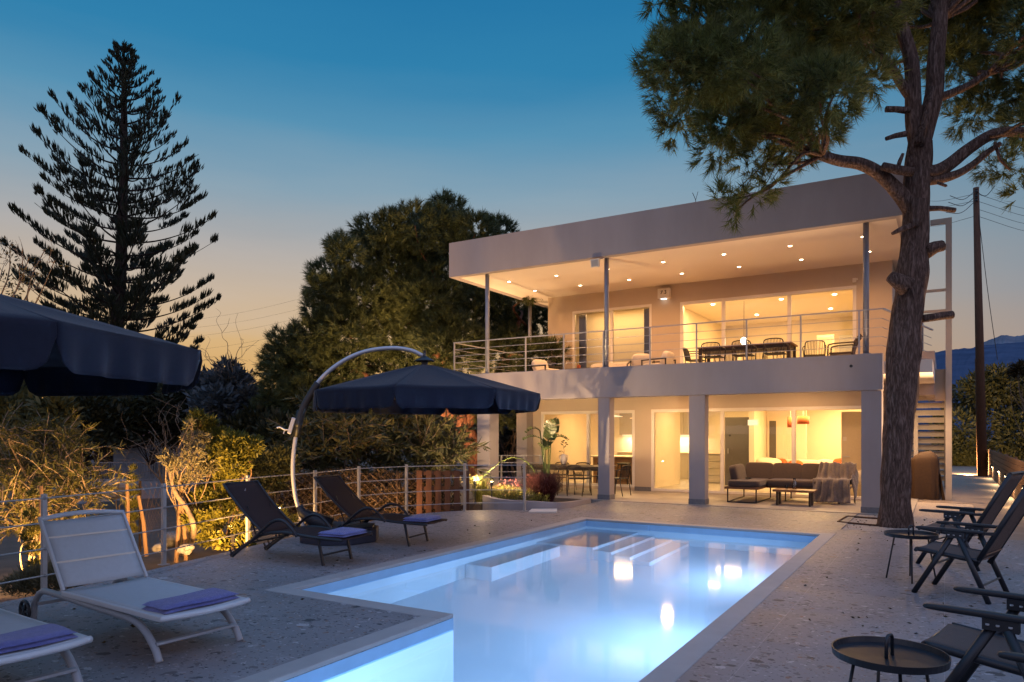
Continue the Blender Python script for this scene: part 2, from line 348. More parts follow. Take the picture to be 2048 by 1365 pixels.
# ------------------------------------------------------------------ dusk sky
w = bpy.data.worlds.new('World'); scene.world = w; w.use_nodes = True; nt = w.node_tree; L = nt.links.new
bg = nt.nodes['Background']
tc = N(nt, 'ShaderNodeTexCoord'); sx = N(nt, 'ShaderNodeSeparateXYZ'); L(tc.outputs['Generated'], sx.inputs[0])
sun_az = R(-49)
dx = N(nt, 'ShaderNodeVectorMath', operation='MULTIPLY'); L(tc.outputs['Generated'], dx.inputs[0]); dx.inputs[1].default_value = (1, 1, 0)
nz = N(nt, 'ShaderNodeVectorMath', operation='NORMALIZE'); L(dx.outputs[0], nz.inputs[0])
dt = N(nt, 'ShaderNodeVectorMath', operation='DOT_PRODUCT'); L(nz.outputs[0], dt.inputs[0]); dt.inputs[1].default_value = (math.sin(sun_az), math.cos(sun_az), 0)
az = N(nt, 'ShaderNodeMapRange'); az.interpolation_type = 'SMOOTHSTEP'; L(dt.outputs['Value'], az.inputs[0]); az.inputs[1].default_value = .50; az.inputs[2].default_value = .97
cm = N(nt, 'ShaderNodeMapping', Scale=(1.2, 1.2, 9)); L(tc.outputs['Generated'], cm.inputs[0])
cn = N(nt, 'ShaderNodeTexNoise', Scale=2.2, Detail=6.0, Roughness=.55); L(cm.outputs[0], cn.inputs['Vector'])
wv = N(nt, 'ShaderNodeMath', operation='MULTIPLY_ADD'); L(cn.outputs[0], wv.inputs[0]); wv.inputs[1].default_value = .045; wv.inputs[2].default_value = -.0225
za = N(nt, 'ShaderNodeMath', operation='ADD'); L(sx.outputs[2], za.inputs[0]); L(wv.outputs[0], za.inputs[1])
west = ramp(nt, [(0, lin('d79a4e')), (.06, lin('dcaa62')), (.12, lin('d8b380')), (.18, lin('c9b49c')), (.245, lin('abaaaa')), (.31, lin('86a2b4')), (.38, lin('5792b4')), (.45, lin('3080ad')), (.53, lin('2475a6')), (.72, (.18, .40, .74)), (1, (.32, .50, .96))])
north = ramp(nt, [(0, lin('b08f78')), (.08, lin('a8968c')), (.16, lin('8f949c')), (.24, lin('7891a2')), (.33, lin('5f8ba8')), (.45, lin('347da8')), (.53, lin('2472a2')), (.72, (.18, .40, .74)), (1, (.32, .50, .96))])
L(za.outputs[0], west.inputs[0]); L(za.outputs[0], north.inputs[0])
mx = N(nt, 'ShaderNodeMixRGB'); L(az.outputs[0], mx.inputs[0]); L(north.outputs[0], mx.inputs[1]); L(west.outputs[0], mx.inputs[2])
clr = ramp(nt, [(.50, (0, 0, 0)), (.74, (.30, .30, .30))]); L(cn.outputs[0], clr.inputs[0])
zc = N(nt, 'ShaderNodeMapRange'); L(sx.outputs[2], zc.inputs[0]); zc.inputs[1].default_value = .42; zc.inputs[2].default_value = .12
cf = N(nt, 'ShaderNodeMath', operation='MULTIPLY'); L(clr.outputs[0], cf.inputs[0]); L(zc.outputs[0], cf.inputs[1])
ml = N(nt, 'ShaderNodeMixRGB', blend_type='MIX'); L(cf.outputs[0], ml.inputs[0]); L(mx.outputs[0], ml.inputs[1]); ml.inputs[2].default_value = (*lin('d8c4b0'), 1)
# away from the afterglow (behind the viewer) the unseen sky is brightened violet to light the deck
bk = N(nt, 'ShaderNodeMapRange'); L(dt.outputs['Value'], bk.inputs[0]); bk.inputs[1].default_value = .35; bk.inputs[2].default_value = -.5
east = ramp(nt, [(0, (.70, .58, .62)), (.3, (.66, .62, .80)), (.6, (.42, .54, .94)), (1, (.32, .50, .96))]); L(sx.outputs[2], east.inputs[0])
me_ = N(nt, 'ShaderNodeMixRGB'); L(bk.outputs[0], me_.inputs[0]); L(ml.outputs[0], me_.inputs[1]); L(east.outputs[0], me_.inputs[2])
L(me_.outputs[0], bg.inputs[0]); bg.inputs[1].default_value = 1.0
scene.view_settings.view_transform = 'Standard'; scene.view_settings.look = 'None'; scene.view_settings.gamma = 1; scene.view_settings.exposure = 0
scene.render.engine = 'CYCLES'
cy = scene.cycles; cy.use_denoising = True; cy.max_bounces = 8; cy.diffuse_bounces = 4; cy.glossy_bounces = 3; cy.transmission_bounces = 4; cy.transparent_max_bounces = 16
cy.caustics_reflective = False; cy.caustics_refractive = True; cy.sample_clamp_indirect = 6; cy.sample_clamp_direct = 0; cy.use_adaptive_sampling = True; cy.adaptive_threshold = .02
# ================================================================== SETTING
def struct(name, mb, mat, **k):
    o = mb.build(name, M[mat], None, **k); o['kind'] = 'structure'; return o
DECK_EDGE = [(-7.45, -1.5), (-7.55, 1.2), (-7.68, 3.4), (-7.85, 4.5), (-8.25, 6.0), (-8.62, 7.6), (-8.9, 9.2), (-9.05, 10.6), (-8.95, 11.6), (-8.45, 12.5), (-7.75, 13.0), (-7.0, 13.25)]
edge = [(p.x, p.y) for p in cr([(x, y, 0) for x, y in DECK_EDGE], 5)]
PX0, PX1, PXM, PY0, PY1, CW = -5.76, -1.69, -3.73, 5.20, 12.30, .2   # inner pool outline
def slab(name, poly, mat, z0, z1):
    return struct(name, MB().prism(poly, z0, z1), mat)
# ground: one sheet with gentle relief, reaching the horizon
gv, gf = [], []
xs = sorted(set([-6000, -3000, -1200, -500, -200, -100, -60] + list(range(-40, 41, 2)) + [60, 100, 200, 500, 1200, 3000, 6000]))
ys = sorted(set([-6000, -1200, -200, -60, -30] + list(range(-20, 61, 2)) + [80, 120, 200, 500, 1200, 3000, 6000]))
for y in ys:
    for x in xs:
        far = max(abs(x), abs(y)); z = -.42 + .10*math.sin(x*.7+y*.4)*math.sin(y*.55-x*.2)
        if -9.3 < x < 6 and -20 < y < 33: z = -1.9 if (-8 < x < 0 and -4 < y < 14) else -.6
        if x < -11: z -= min(1.2, (-11-x)*.05)
        if far > 60: z = -1.5
        gv.append((x, y, z))
for j in range(len(ys)-1):
    for i in range(len(xs)-1):
        a = j*len(xs)+i; gf.append((a, a+1, a+1+len(xs), a+len(xs)))
struct('ground', MB().add(gv, gf), 'soil', smooth=True)
# pool deck in pieces round the pool opening
ox0, ox1, oxm, oy0, oy1 = PX0-CW, PX1+CW, PXM-CW, PY0-CW, PY1+CW
deck = MB()
left_poly = [(oxm, -3), (oxm, oy0), (ox0, oy0), (ox0, oy1), (-7.0, oy1)] + edge[::-1][0:0] + [(e[0], e[1]) for e in edge[::-1] if e[1] > -3 and e[0] < -6.9] + [(-7.45, -3)]
deck.prism(left_poly[::-1], -.5, 0)
deck.prism([(-7.0, oy1), (ox1, oy1), (ox1, 15.9), (-7.0, 15.9)], -.5, 0)
deck.prism([(ox1, -3), (1.5, -3), (1.5, 13.2), (ox1, 13.2)], -.5, 0)
struct('pool_deck', deck, 'deck')
# border strip along the deck edge
eb = MB(); ev = []
for i, (x, y) in enumerate(edge):
    x2, y2 = edge[min(i+1, len(edge)-1)]; x1, y1 = edge[max(i-1, 0)]
    t = Vector((x2-x1, y2-y1, 0)).normalized(); nrm = Vector((t.y, -t.x, 0)); p = Vector((x, y, .004))
    ev += [p+nrm*.015, p+nrm*.20, p+nrm*.215, p+nrm*.0]
n = len(edge)
eb.add(ev, [(i*4+1, i*4+2, i*4+6, i*4+5) for i in range(n-1)])
struct('deck_joint', eb, 'plinth')
struct('terrace_floor', MB().box(-13, 15.9, -.5, -.55, 27.5, .012), 'terrace')
struct('gravel_bed', MB().box(ox1, 13.2, -.5, .55, 19.6, -.015), 'gravel')
struct('side_path', MB().box(.55, 13.2, -.5, 1.46, 45, -.004).box(-.55, 19.6, -.5, .55, 45, -.004), 'path')
struct('side_soil', MB().box(1.46, -3, -.5, 40, 60, -.05), 'soil')
# hills to the right of the house
def hill(name, mat, dist, pts, depth, seed):
    rg = np.random.default_rng(seed); mb = MB(); vs = []; n = len(pts)*6
    P = cr([(px, py, 0) for px, py in pts], 6)
    rows = 10
    for r in range(rows):
        for i, p in enumerate(P):
            q = at(p.x, p.y, dist); h = max(0, q.z)
            t = r/(rows-1); k = dist-depth*(1-t)
            b = at(p.x, Y0, k); hh = h*(t**.8) * 1.0 + h*.003*rg.normal()*(r > 0)
            vs.append((b.x, b.y, -2 if r == 0 else hh))
    m = len(P)
    mb.add(vs, [(r*m+i, r*m+i+1, (r+1)*m+i+1, (r+1)*m+i) for r in range(rows-1) for i in range(m-1)])
    struct(name, mb, mat, smooth=False)
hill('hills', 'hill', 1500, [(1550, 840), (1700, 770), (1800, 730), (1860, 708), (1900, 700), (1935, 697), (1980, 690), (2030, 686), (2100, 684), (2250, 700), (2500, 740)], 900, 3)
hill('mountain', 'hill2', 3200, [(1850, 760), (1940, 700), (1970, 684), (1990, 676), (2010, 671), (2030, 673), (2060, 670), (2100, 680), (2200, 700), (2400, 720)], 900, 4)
# ================================================================== POOL
pool = T('swimming_pool', 'L shaped lit swimming pool with pale stone coping sunk in the terrazzo deck', 'swimming pool', (-3.7, 8.7, 0))
ZB, ZW = -1.45, -.13
inner = [(PXM, -3.0), (PX1, -3.0), (PX1, PY1), (PX0, PY1), (PX0, PY0), (PXM, PY0)]
sh = MB(); n = len(inner)
sh.add([(x, y, -.1701) for x, y in inner]+[(x, y, ZB) for x, y in inner], [(i, n+i, n+(i+1) % n, (i+1) % n) for i in range(n)])
sh.add([(PXM, -3, ZB), (PX1, -3, ZB), (PX1, PY1, ZB), (PXM, PY1, ZB), (PX0, PY0, ZB), (PXM, PY0, ZB), (PX0, PY1, ZB)], [(0, 1, 2, 3), (4, 5, 3, 6)])
sh.build('basin', M['pool'], pool, True)
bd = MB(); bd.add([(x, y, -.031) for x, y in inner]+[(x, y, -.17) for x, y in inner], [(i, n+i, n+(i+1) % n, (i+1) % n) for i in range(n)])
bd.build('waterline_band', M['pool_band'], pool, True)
cp = MB()
cp.box(ox0, PY1, -.03, ox1, oy1, .006).box(ox0, PY0, -.03, PX0, PY1, .006).box(PX1, -3, -.03, ox1, PY1, .006)
cp.box(ox0, oy0, -.03, PXM, PY0, .006).box(oxm, -3, -.03, PXM, oy0, .006)
cp.build('coping', M['coping'], pool, True, bevel=.006)
st = MB()
for k in range(4):   # stairs in the far corner, descending towards +X
    st.box(PX0+.004 if k == 0 else PX0+.72+.31*k, 10.35, ZB+.002, PX0+1.03+.31*k, PY1-.004, -.46-.24*k)
st.build('steps', M['pool'], pool, True, bevel=.01)
MB().box(PX0+.004, 8.3, ZB+.002, PX0+.45, 10.345, -.60).build('bench', M['pool'], pool, True, bevel=.01)
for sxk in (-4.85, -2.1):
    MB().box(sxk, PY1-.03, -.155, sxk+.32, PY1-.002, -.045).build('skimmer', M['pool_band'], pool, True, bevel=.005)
wt = struct('water', MB().add([(PXM, -3, ZW), (PX1, -3, ZW), (PX1, PY1, ZW), (PXM, PY1, ZW), (PX0, PY0, ZW), (PXM, PY0, ZW), (PX0, PY1, ZW)], [(0, 1, 2, 3), (4, 5, 3, 6)]), 'water')
PB = (.41, .63, 1)
for (x, y, e, rz) in ((PX1-.04, 10.0, 92, 90), (PX1-.04, 7.0, 92, 90), (PX1-.04, 3.6, 78, 90)):
    light('pool_lamp', 'AREA', (x, y, -.46), e, PB, .32, (R(90), 0, R(rz)))
# ================================================================== HOUSE
H = T('villa', 'modern two storey white villa with deep flat roof, lit rooms and a front balcony', 'house', (-6, 20, 0))
HX0, HX1 = -11.55, -.62
def wallgrid(mb, x0, x1, z0, z1, y0, y1, ops):
    xs = sorted(set([x0, x1]+[o[0] for o in ops]+[o[1] for o in ops])); zs = sorted(set([z0, z1]+[o[2] for o in ops]+[o[3] for o in ops]))
    for i in range(len(xs)-1):
        for j in range(len(zs)-1):
            cx, cz = (xs[i]+xs[i+1])/2, (zs[j]+zs[j+1])/2
            if any(o[0] < cx < o[1] and o[2] < cz < o[3] for o in ops): continue
            mb.box(xs[i], y0, zs[j], xs[i+1], y1, zs[j+1])
rf = MB().box(HX0, 15.9, 5.85, HX1, 16.1, 6.78).box(HX0, 16.1, 5.85, HX0+.2, 29, 6.78).box(HX1-.2, 16.1, 5.85, HX1, 29, 6.78).box(HX0+.2, 28.8, 5.85, HX1-.2, 29, 6.78)
rf_o = rf.build('roof', M['wall'], H, True)
MB().box(HX0+.2, 16.1, 5.856, HX1-.2, 28.8, 6.2).build('soffit', M['soffit'], rf_o, True)
bl = MB().box(HX0, 16.0, 2.47, -1.05, 16.22, 3.2).box(HX0, 16.22, 2.47, HX0+.22, 24, 3.2)
bl.build('balcony_beam', M['wall'], H, True, bevel=.008)
MB().box(HX0+.22, 16.22, 2.80, -.2, 28, 3.055).build('balcony_slab', M['soffit'], H, True)
MB().box(-1.0, 19.9, 2.53, -.2, 20.15, 3.58).box(-.4, 20.15, 2.53, -.2, 24, 3.58).build('side_parapet', M['wall'], H, True, bevel=.006)
UW = [(-9.82, -7.27, 3.08, 5.36), (-6.43, -1.9, 3.08, 5.33)]
uw = MB(); wallgrid(uw, -10.67, -1.1, 3.055, 5.856, 19.95, 20.15, UW)
uw.box(-10.67, 20.15, 3.055, -10.47, 27.8, 5.856).box(-1.3, 20.15, 3.055, -1.1, 27.8, 5.856)
uw.build('upper_wall', M['plaster_warm'], H, True)
LW = [(-10.4, -7.42, .10, 2.26), (-6.94, -1.62, .03, 2.27)]
lw = MB(); wallgrid(lw, -11.0, -1.15, .012, 2.80, 19.0, 19.2, LW)
lw.box(-1.35, 19.2, .012, -1.15, 26.9, 2.80).box(-11.0, 19.2, .012, -10.8, 26.9, 2.80)
lw.build('lower_wall', M['plaster_warm'], H, True)
MB().box(-7.42, 18.985, .012, -6.94, 19.0, .13).build('skirting', M['plinth'], H, True)
# interior shells
inn = MB()
inn.box(-10.46, 26.0, 3.055, -1.31, 26.2, 5.856).box(-6.95, 20.16, 3.06, -6.8, 26.0, 5.448).box(-10.46, 20.155, 5.45, -1.31, 26.0, 5.6)
inn.box(-10.79, 25.0, .012, -1.36, 25.2, 2.80).box(-10.79, 19.21, 2.62, -1.36, 25.0, 2.75)
inn.box(-7.3, 19.21, .012, -7.15, 22.2, 2.62).box(-4.9, 21.6, .012, -4.75, 25, 2.62).box(-4.75, 23.3, .012, -3.6, 23.42, 2.62)
inn.build('interior_walls', M['white_int'], H, True)
MB().box(-10.79, 19.21, .014, -1.36, 25.0, .03).build('interior_floor', M['int_floor'], H, True)
# columns (each with its plinth)
for (x0, x1, y0, y1) in ((-10.72, -10.33, 16.03, 16.5), (-7.2, -6.9, 16.03, 16.33), (-4.96, -4.6, 16.03, 16.33), (-1.44, -1.07, 16.03, 16.4), (-11.02, -10.66, 18.6, 18.97)):
    c = MB().box(x0, y0, .012, x1, y1, 2.80).build('column', M['wall'], H, True, bevel=.006)
    MB().box(x0-.008, y0-.008, .012, x1+.008, y1+.008, .13).build('plinth', M['plinth'], c, True)
for (x, y) in ((-10.46, 16.13), (-7.02, 16.13), (-1.36, 16.13), (-11.35, 20.0), (-.5, 20.35)):
    p = MB().tube([(x, y, 3.2), (x, y, 5.856)], .057, 14).build('steel_post', M['steel_grey'], H, True, smooth=True)
    MB().box(x-.09, y-.09, 3.2, x+.09, y+.09, 3.215).build('foot_plate', M['steel_grey'], p, True)
# railing : parts of one railing
rail = MB().bar((HX0+.02, 16.08, 4.09), (-1.05, 16.08, 4.09), .034, .022).bar((HX0+.05, 16.08, 4.09), (HX0+.05, 23, 4.09), .034, .022).bar((-1.05, 16.08, 4.09), (-.25, 20.0, 4.09), .04, .03).build('railing', M['steel'], H, True)
for x in (-11.5, -10.4, -9.25, -8.15, -7.08, -5.9, -4.8, -3.7, -2.59, -1.48): MB().box(x-.014, 16.06, 3.2, x+.014, 16.1, 4.078).build('railing_post', M['steel'], rail, True)
for y in (17.7, 19.4, 21.2, 22.9): MB().box(HX0+.03, y-.02, 3.2, HX0+.07, y+.02, 4.075).build('railing_post', M['steel'], rail, True)
for z in (3.36, 3.54, 3.72, 3.90):
    MB().tube([(HX0+.05, 22.9, z), (HX0+.05, 16.08, z), (-1.07, 16.08, z), (-.27, 20.0, z)], .007, 5).build('cable', M['steel'], rail, True)
# windows : frame part with panes, sashes as sub-parts
def window(x0, x1, z0, z1, y, mull, fw=.075, pane_skip=()):
    f = MB()
    f.box(x0, y-.03, z1-fw, x1, y+.09, z1).box(x0, y-.03, z0, x1, y+.09, z0+fw*.8)
    f.box(x0, y-.03, z0+fw*.8, x0+fw, y+.09, z1-fw).box(x1-fw, y-.03, z0+fw*.8, x1, y+.09, z1-fw)
    for m in mull: f.box(m-fw*.55, y-.018, z0+fw*.8, m+fw*.55, y+.08, z1-fw)
    w_ = f.build('window', M['frame_white'], H, True, bevel=.006)
    ed = [x0+fw]+list(mull)+[x1-fw]
    for i in range(len(ed)-1):
        if i in pane_skip: continue
        MB().box(ed[i], y+.03, z0+fw*.7, ed[i+1], y+.036, z1-fw*.9).build('pane', M['glass'], w_, True)
    return w_
window(-9.82, -7.27, 3.08, 5.36, 19.98, [-8.53])
window(-6.43, -1.9, 3.08, 5.33, 19.98, [-5.22, -3.5], .085, (0,))
window(-10.4, -7.42, .10, 2.26, 19.03, [-8.86], .08)
wl = window(-6.94, -1.62, .03, 2.27, 19.03, [-5.0, -3.23], .085, (2,))
# downlights
for i in range(7):
    for y in (17.2, 18.68):
        x = -10.43+1.487*i
        d = MB().lathe([(.042, 0), (.062, 0), (.062, .012), (.042, .012)], (x, y, 5.843), 18).build('downlight', M['frame_white'], H, True)
        MB().lathe([(.001, 0), (.041, 0), (.041, .008), (.001, .008)], (x, y, 5.845), 14).build('bulb', M['lamp_disc'], d, True)
        light('downlight_lamp', 'SPOT', (x, y, 5.838), 135, (1, .50, .19), .04, (0, 0, 0), 158, .9)
def fitting(name, mb, mat, sub=None):
    o = mb.build(name, M[mat], H, True, bevel=.006)
    if sub: sub[1].build(sub[0], M[sub[2]], o, True)
    return o
sg = MB(); K = 7.0  # handwritten 7 3 mark on the box
def stroke(mb, pts, y): mb.tube([(x, y, z) for x, z in pts], .011, 5)
stroke(sg, [(-6.93, 5.66), (-6.88, 5.67), (-6.90, 5.63), (-6.93, 5.58)], 19.765)
stroke(sg, [(-6.86, 5.59), (-6.855, 5.595)], 19.765)
stroke(sg, [(-6.82, 5.665), (-6.785, 5.67), (-6.775, 5.65), (-6.80, 5.63), (-6.775, 5.61), (-6.785, 5.585), (-6.825, 5.58)], 19.765)
fitting('siren_box', MB().box(-7.03, 19.77, 5.46, -6.69, 19.95, 5.74), 'frame_white', ('siren_mark', sg, 'black'))
MB().box(-6.95, 19.80, 5.44, -6.80, 19.92, 5.459).build('siren_lamp', M['lamp_cool'], H, True)
fl = fitting('floodlight', MB().obox((-7.2, 15.86, 5.70), (.22, .05, .2), Matrix.Rotation(R(12), 3, 'X')), 'frame_white', ('lens', MB().obox((-7.2, 15.832, 5.694), (.17, .008, .15), Matrix.Rotation(R(12), 3, 'X')), 'coping'))
MB().bar((-7.15, 15.88, 5.8), (-7.06, 16.05, 5.84), .025, .025).build('bracket', M['frame_white'], fl, True)
fitting('security_camera', MB().lathe([(.06, 0), (.07, .02), (.065, .05), (.03, .08), (.001, .09)], (0, 0, 0), 18), 'frame_white').location = (0, 0, 0)
o = bpy.data.objects['security_camera']; o.rotation_euler = (R(90), 0, 0); o.location = (-1.61+6, 16.0-20, 2.96)
cl = MB().lathe([(.001, 0), (.03, 0), (.03, .02), (.001, .022)], (0, 0, .082), 14).build('lens', M['black'], o)
fitting('motion_sensor', MB().box(-1.98, 19.86, 5.40, -1.90, 19.95, 5.50).box(-1.94, 19.80, 5.44, -1.86, 19.86, 5.48), 'frame_white')
# terrace ceiling fittings
for (x, y) in ((-9.9, 17.6), (-6.0, 17.6), (-3.0, 17.6)):
    d = MB().box(x-.16, y-.04, 2.765, x+.16, y+.04, 2.80).build('ceiling_lamp', M['frame_white'], H, True)
    MB().box(x-.15, y-.034, 2.757, x+.15, y+.034, 2.764).build('diffuser', M['lamp_cool' if x < -9 else 'lamp_strip'], d, True)
    if x > -9: light('terrace_lamp', 'AREA', (x, y, 2.745), {-9.9: 24, -6.0: 76, -3.0: 60}[x], (1, .56, .25), .25 if x == -6.0 else .75)
# room lights, and an added strip hidden by the lintel to light the blind
for (x, y) in ((-5.9, 21.4), (-4.0, 21.6), (-2.6, 21.6), (-5.2, 24.0), (-3.0, 24.0)):
    d = MB().lathe([(.001, 0), (.05, 0), (.05, .012), (.001, .012)], (x, y, 5.435), 14).build('ceiling_spot', M['lamp_disc'], H, True)
    light('ceiling_spot_lamp', 'AREA', (x, y, 5.42), 60, (1, .60, .22), .08, (0, 0, 0))
for (x, y, z, e, s) in ((-8.53, 20.36, 5.42, 48, (2.2, .12)), (-9.0, 21.8, 2.58, 190, 1.2), (-5.9, 20.8, 2.58, 60, .8), (-3.2, 21.2, 2.58, 190, 1.2), (-2.5, 23.7, 2.58, 120, 1.0), (-6.0, 23.6, 2.58, 40, .8)):
    light('room_lamp', 'AREA', (x, y, z), e, (1, .61, .24), s)
# curtains and blinds of the upper left room
def curtain(x0, x1, y, z0, z1, mat):
    mb = MB(); n = 36; vs = []
    for i in range(n+1):
        x = x0+(x1-x0)*i/n
        for z in (z0, z1): vs.append((x, y+.035*math.sin(i*1.25)+.01*math.sin(i*3.1+z), z))
    mb.add(vs, [(2*i, 2*i+2, 2*i+3, 2*i+1) for i in range(n)])
    return mb.build('curtain', M[mat], H, True, smooth=True)
curtain(-9.74, -9.50, 20.27, 3.1, 5.3, 'curtain'); curtain(-7.62, -7.36, 20.27, 3.1, 5.3, 'curtain')
MB().box(-10.2, 20.92, 3.08, -6.96, 20.93, 5.44).build('roller_blind', M['blind'], H, True)
# stairs & roof ladder at the right
S = T('outdoor_staircase', 'grey outdoor steel staircase beside the villa with open treads and a tall post', 'staircase', (-.15, 22, 0))
MB().box(.02, 20.25, -.004, .15, 20.38, 6.8).box(-.30, 20.26, 6.68, .02, 20.37, 6.8).build('tall_post', M['stair_paint'], S, True)
for z in (6.05, 5.05, 4.55): MB().box(-.62, 20.28, z, .02, 20.35, z+.06).build('rung', M['stair_paint'], S, True)
MB().box(-.2, 20.39, 2.42, .05, 21.2, 3.17).build('landing', M['plaster_warm'], S, True)
for k in range(15):
    z = 2.95-.19*k; y = 21.25+.27*k
    MB().box(-1.05, y, z, .0, y+.30, z+.045).box(-1.05, y+.001, z-.10, 0, y+.02, z).build('tread', M['stair_paint'], S, True)
for x in (-1.1, .01): MB().bar((x, 21.1, 3.0), (x, 25.4, 0.0), .04, .24).build('stringer', M['stair_paint'], S, True)
MB().box(-.72, 22.4, -.004, -.62, 22.5, 2.2).build('support_post', M['stair_paint'], S, True)
light('stair_lamp', 'AREA', (-.55, 20.8, 2.4), 60, (1, .62, .32), .2, (0, 0, 0))
light('side_lamp', 'AREA', (-.75, 19.4, 2.4), 60, (1, .60, .30), .15, (0, 0, 0))
# ================================================================== POOLSIDE FURNITURE
def towel(name, label, cx, cy, z, lx, ly, rz, grp=None):
    t = T(name, label, 'towel', (cx, cy, z), rz, grp)
    for k in range(2):
        mb = MB(); nu, nv = 16, 24; vs = []
        for side in (0, 1):
            for i in range(nu+1):
                for j in range(nv+1):
                    u, v = i/nu-.5, j/nv-.5
                    e = min(1, (0.5-abs(u))*9)**.5 * min(1, (0.5-abs(v))*14)**.5
                    zz = .028*k + (.003 if side == 0 else .003+.025*e) + .004*math.sin(6*v+3*u+k)*e*(side)
                    vs.append((u*lx*(1-.03*k)+.006*math.sin(9*v+k), v*ly*(1-.02*k)+.005*math.sin(8*u+2*k), zz))
        m = (nu+1)*(nv+1); fs = []
        for i in range(nu):
            for j in range(nv):
                a = i*(nv+1)+j; fs += [(a, a+1, a+nv+2, a+nv+1), (m+a, m+a+nv+1, m+a+nv+2, m+a+1)]
        mb.add(vs, fs); mb.build('fold', M['towel'], t, smooth=True)
    return t
# ---- white lounger (x = foot end, origin on the floor below the middle)
def white_lounger(loc, rz):
    t = T('sun_lounger', 'white sling sun lounger with grey frame shown whole, one small wheel by the fence side', 'sun lounger', loc, rz, 'white sun loungers on the deck')
    W = .34
    for s in (-1, 1):
        side = cr([(-1.02, s*(W-.02), .02), (-1.0, s*(W-.02), .16), (-.88, s*(W-.02), .265), (-.70, s*(W-.02), .285), (.0, s*(W-.02), .265), (.55, s*(W-.02), .25), (.74, s*(W-.02), .20), (.88, s*(W-.02), .09), (.94, s*(W-.02), 0)], 6)
        MB().tube(side, .026, 10).build('side_frame', M['grey_metal'], t, smooth=True)
        MB().bar((-.45, s*W, .315), (1.0, s*W, .315), .028, .04).build('seat_rail', M['white_metal'], t, bevel=.008)
    MB().bar((.885, -.32, .12), (.885, .32, .12), .05, .02).build('crossbar', M['grey_metal'], t, bevel=.004)
    MB().bar((-.95, -.32, .16), (-.95, .32, .16), .03, .03).build('axle_bar', M['grey_metal'], t, bevel=.004)
    MB().tube(cr([(1.0, -W-.012, .318), (1.045, -.2, .318), (1.06, 0, .318), (1.045, .2, .318), (1.0, W+.012, .318)], 6), .022, 10).build('foot_rail', M['white_metal'], t, smooth=True)
    mb = MB(); vs = []
    for i in range(13):
        x = -.45+1.47*i/12
        for j in range(9):
            y = -W+.01+(2*W-.02)*j/8; vs.append((x, y, .333-.012*math.sin(PI*j/8)))
    mb.add(vs, [(i*9+j, i*9+j+1, i*9+j+10, i*9+j+9) for i in range(12) for j in range(8)])
    mb.build('seat_sling', M['sling_white'], t, smooth=True, solid=.006)
    # backrest
    hx, hz, a, Lb = -.44, .335, R(127), .685
    bp = lambda u, y, off=0: (hx+math.cos(a)*u-off*math.sin(a), y, hz+math.sin(a)*u+off*math.cos(a))
    mb = MB(); vs = []
    for i in range(13):
        for j in range(9):
            y = -W+.01+(2*W-.02)*j/8; vs.append(bp(.03+(Lb-.05)*i/12, y, .012*math.sin(PI*j/8)))
    mb.add(vs, [(i*9+j, i*9+j+1, i*9+j+10, i*9+j+9) for i in range(12) for j in range(8)])
    b = mb.build('backrest', M['sling_white'], t, smooth=True, solid=.006)
    for s in (-1, 1): MB().bar(bp(0, s*W), bp(Lb, s*W), .024, .036).build('back_rail', M['white_metal'], b, bevel=.007)
    MB().tube(cr([bp(Lb, -W-.01), bp(Lb+.025, -.17), bp(Lb+.035, 0), bp(Lb+.025, .17), bp(Lb, W+.01)], 6), .02, 10).build('head_rail', M['white_metal'], b, smooth=True)
    for u in (.26, .50): MB().bar(bp(u, -W+.015, -.001), bp(u, W-.015, -.001), .010, .016).build('seam', M['frame_white'], b)
    for y in (-.25, .25): MB().bar((-.62, y, .27), bp(.30, y, .04), .02, .03).build('back_support', M['grey_metal'], t)
    for s in (-1, 1):
        w_ = MB()
        for q in range(24):
            pass
        w_.tube([(-1.03+.085*math.cos(2*PI*q/20), s*.385, .10+.085*math.sin(2*PI*q/20)) for q in range(21)], .014, 8, cap=False)
        for q in range(5): w_.bar((-1.03, s*.385, .10), (-1.03+.08*math.cos(q*1.257), s*.385, .10+.08*math.sin(q*1.257)), .016, .02, (0, 1, 0))
        if s < 0: w_.build('wheel', M['black_plastic'], t, smooth=False)
    return t
LA = white_lounger((-5.62, 3.42, .0), R(-3.5))
LB = dup(LA, (-5.59, 2.20, 0), R(-3), 'white sling sun lounger nearest the viewer, cut off by the left edge')
towel('folded_towel', 'folded violet blue towel on the foot of the white lounger shown whole', -4.80, 3.37, .337, .30, .62, R(-2), 'folded blue towels on the loungers')
towel('folded_towel', 'folded violet blue towel on the cropped white lounger at lower left', -4.77, 2.15, .337, .30, .62, R(-4), 'folded blue towels on the loungers')
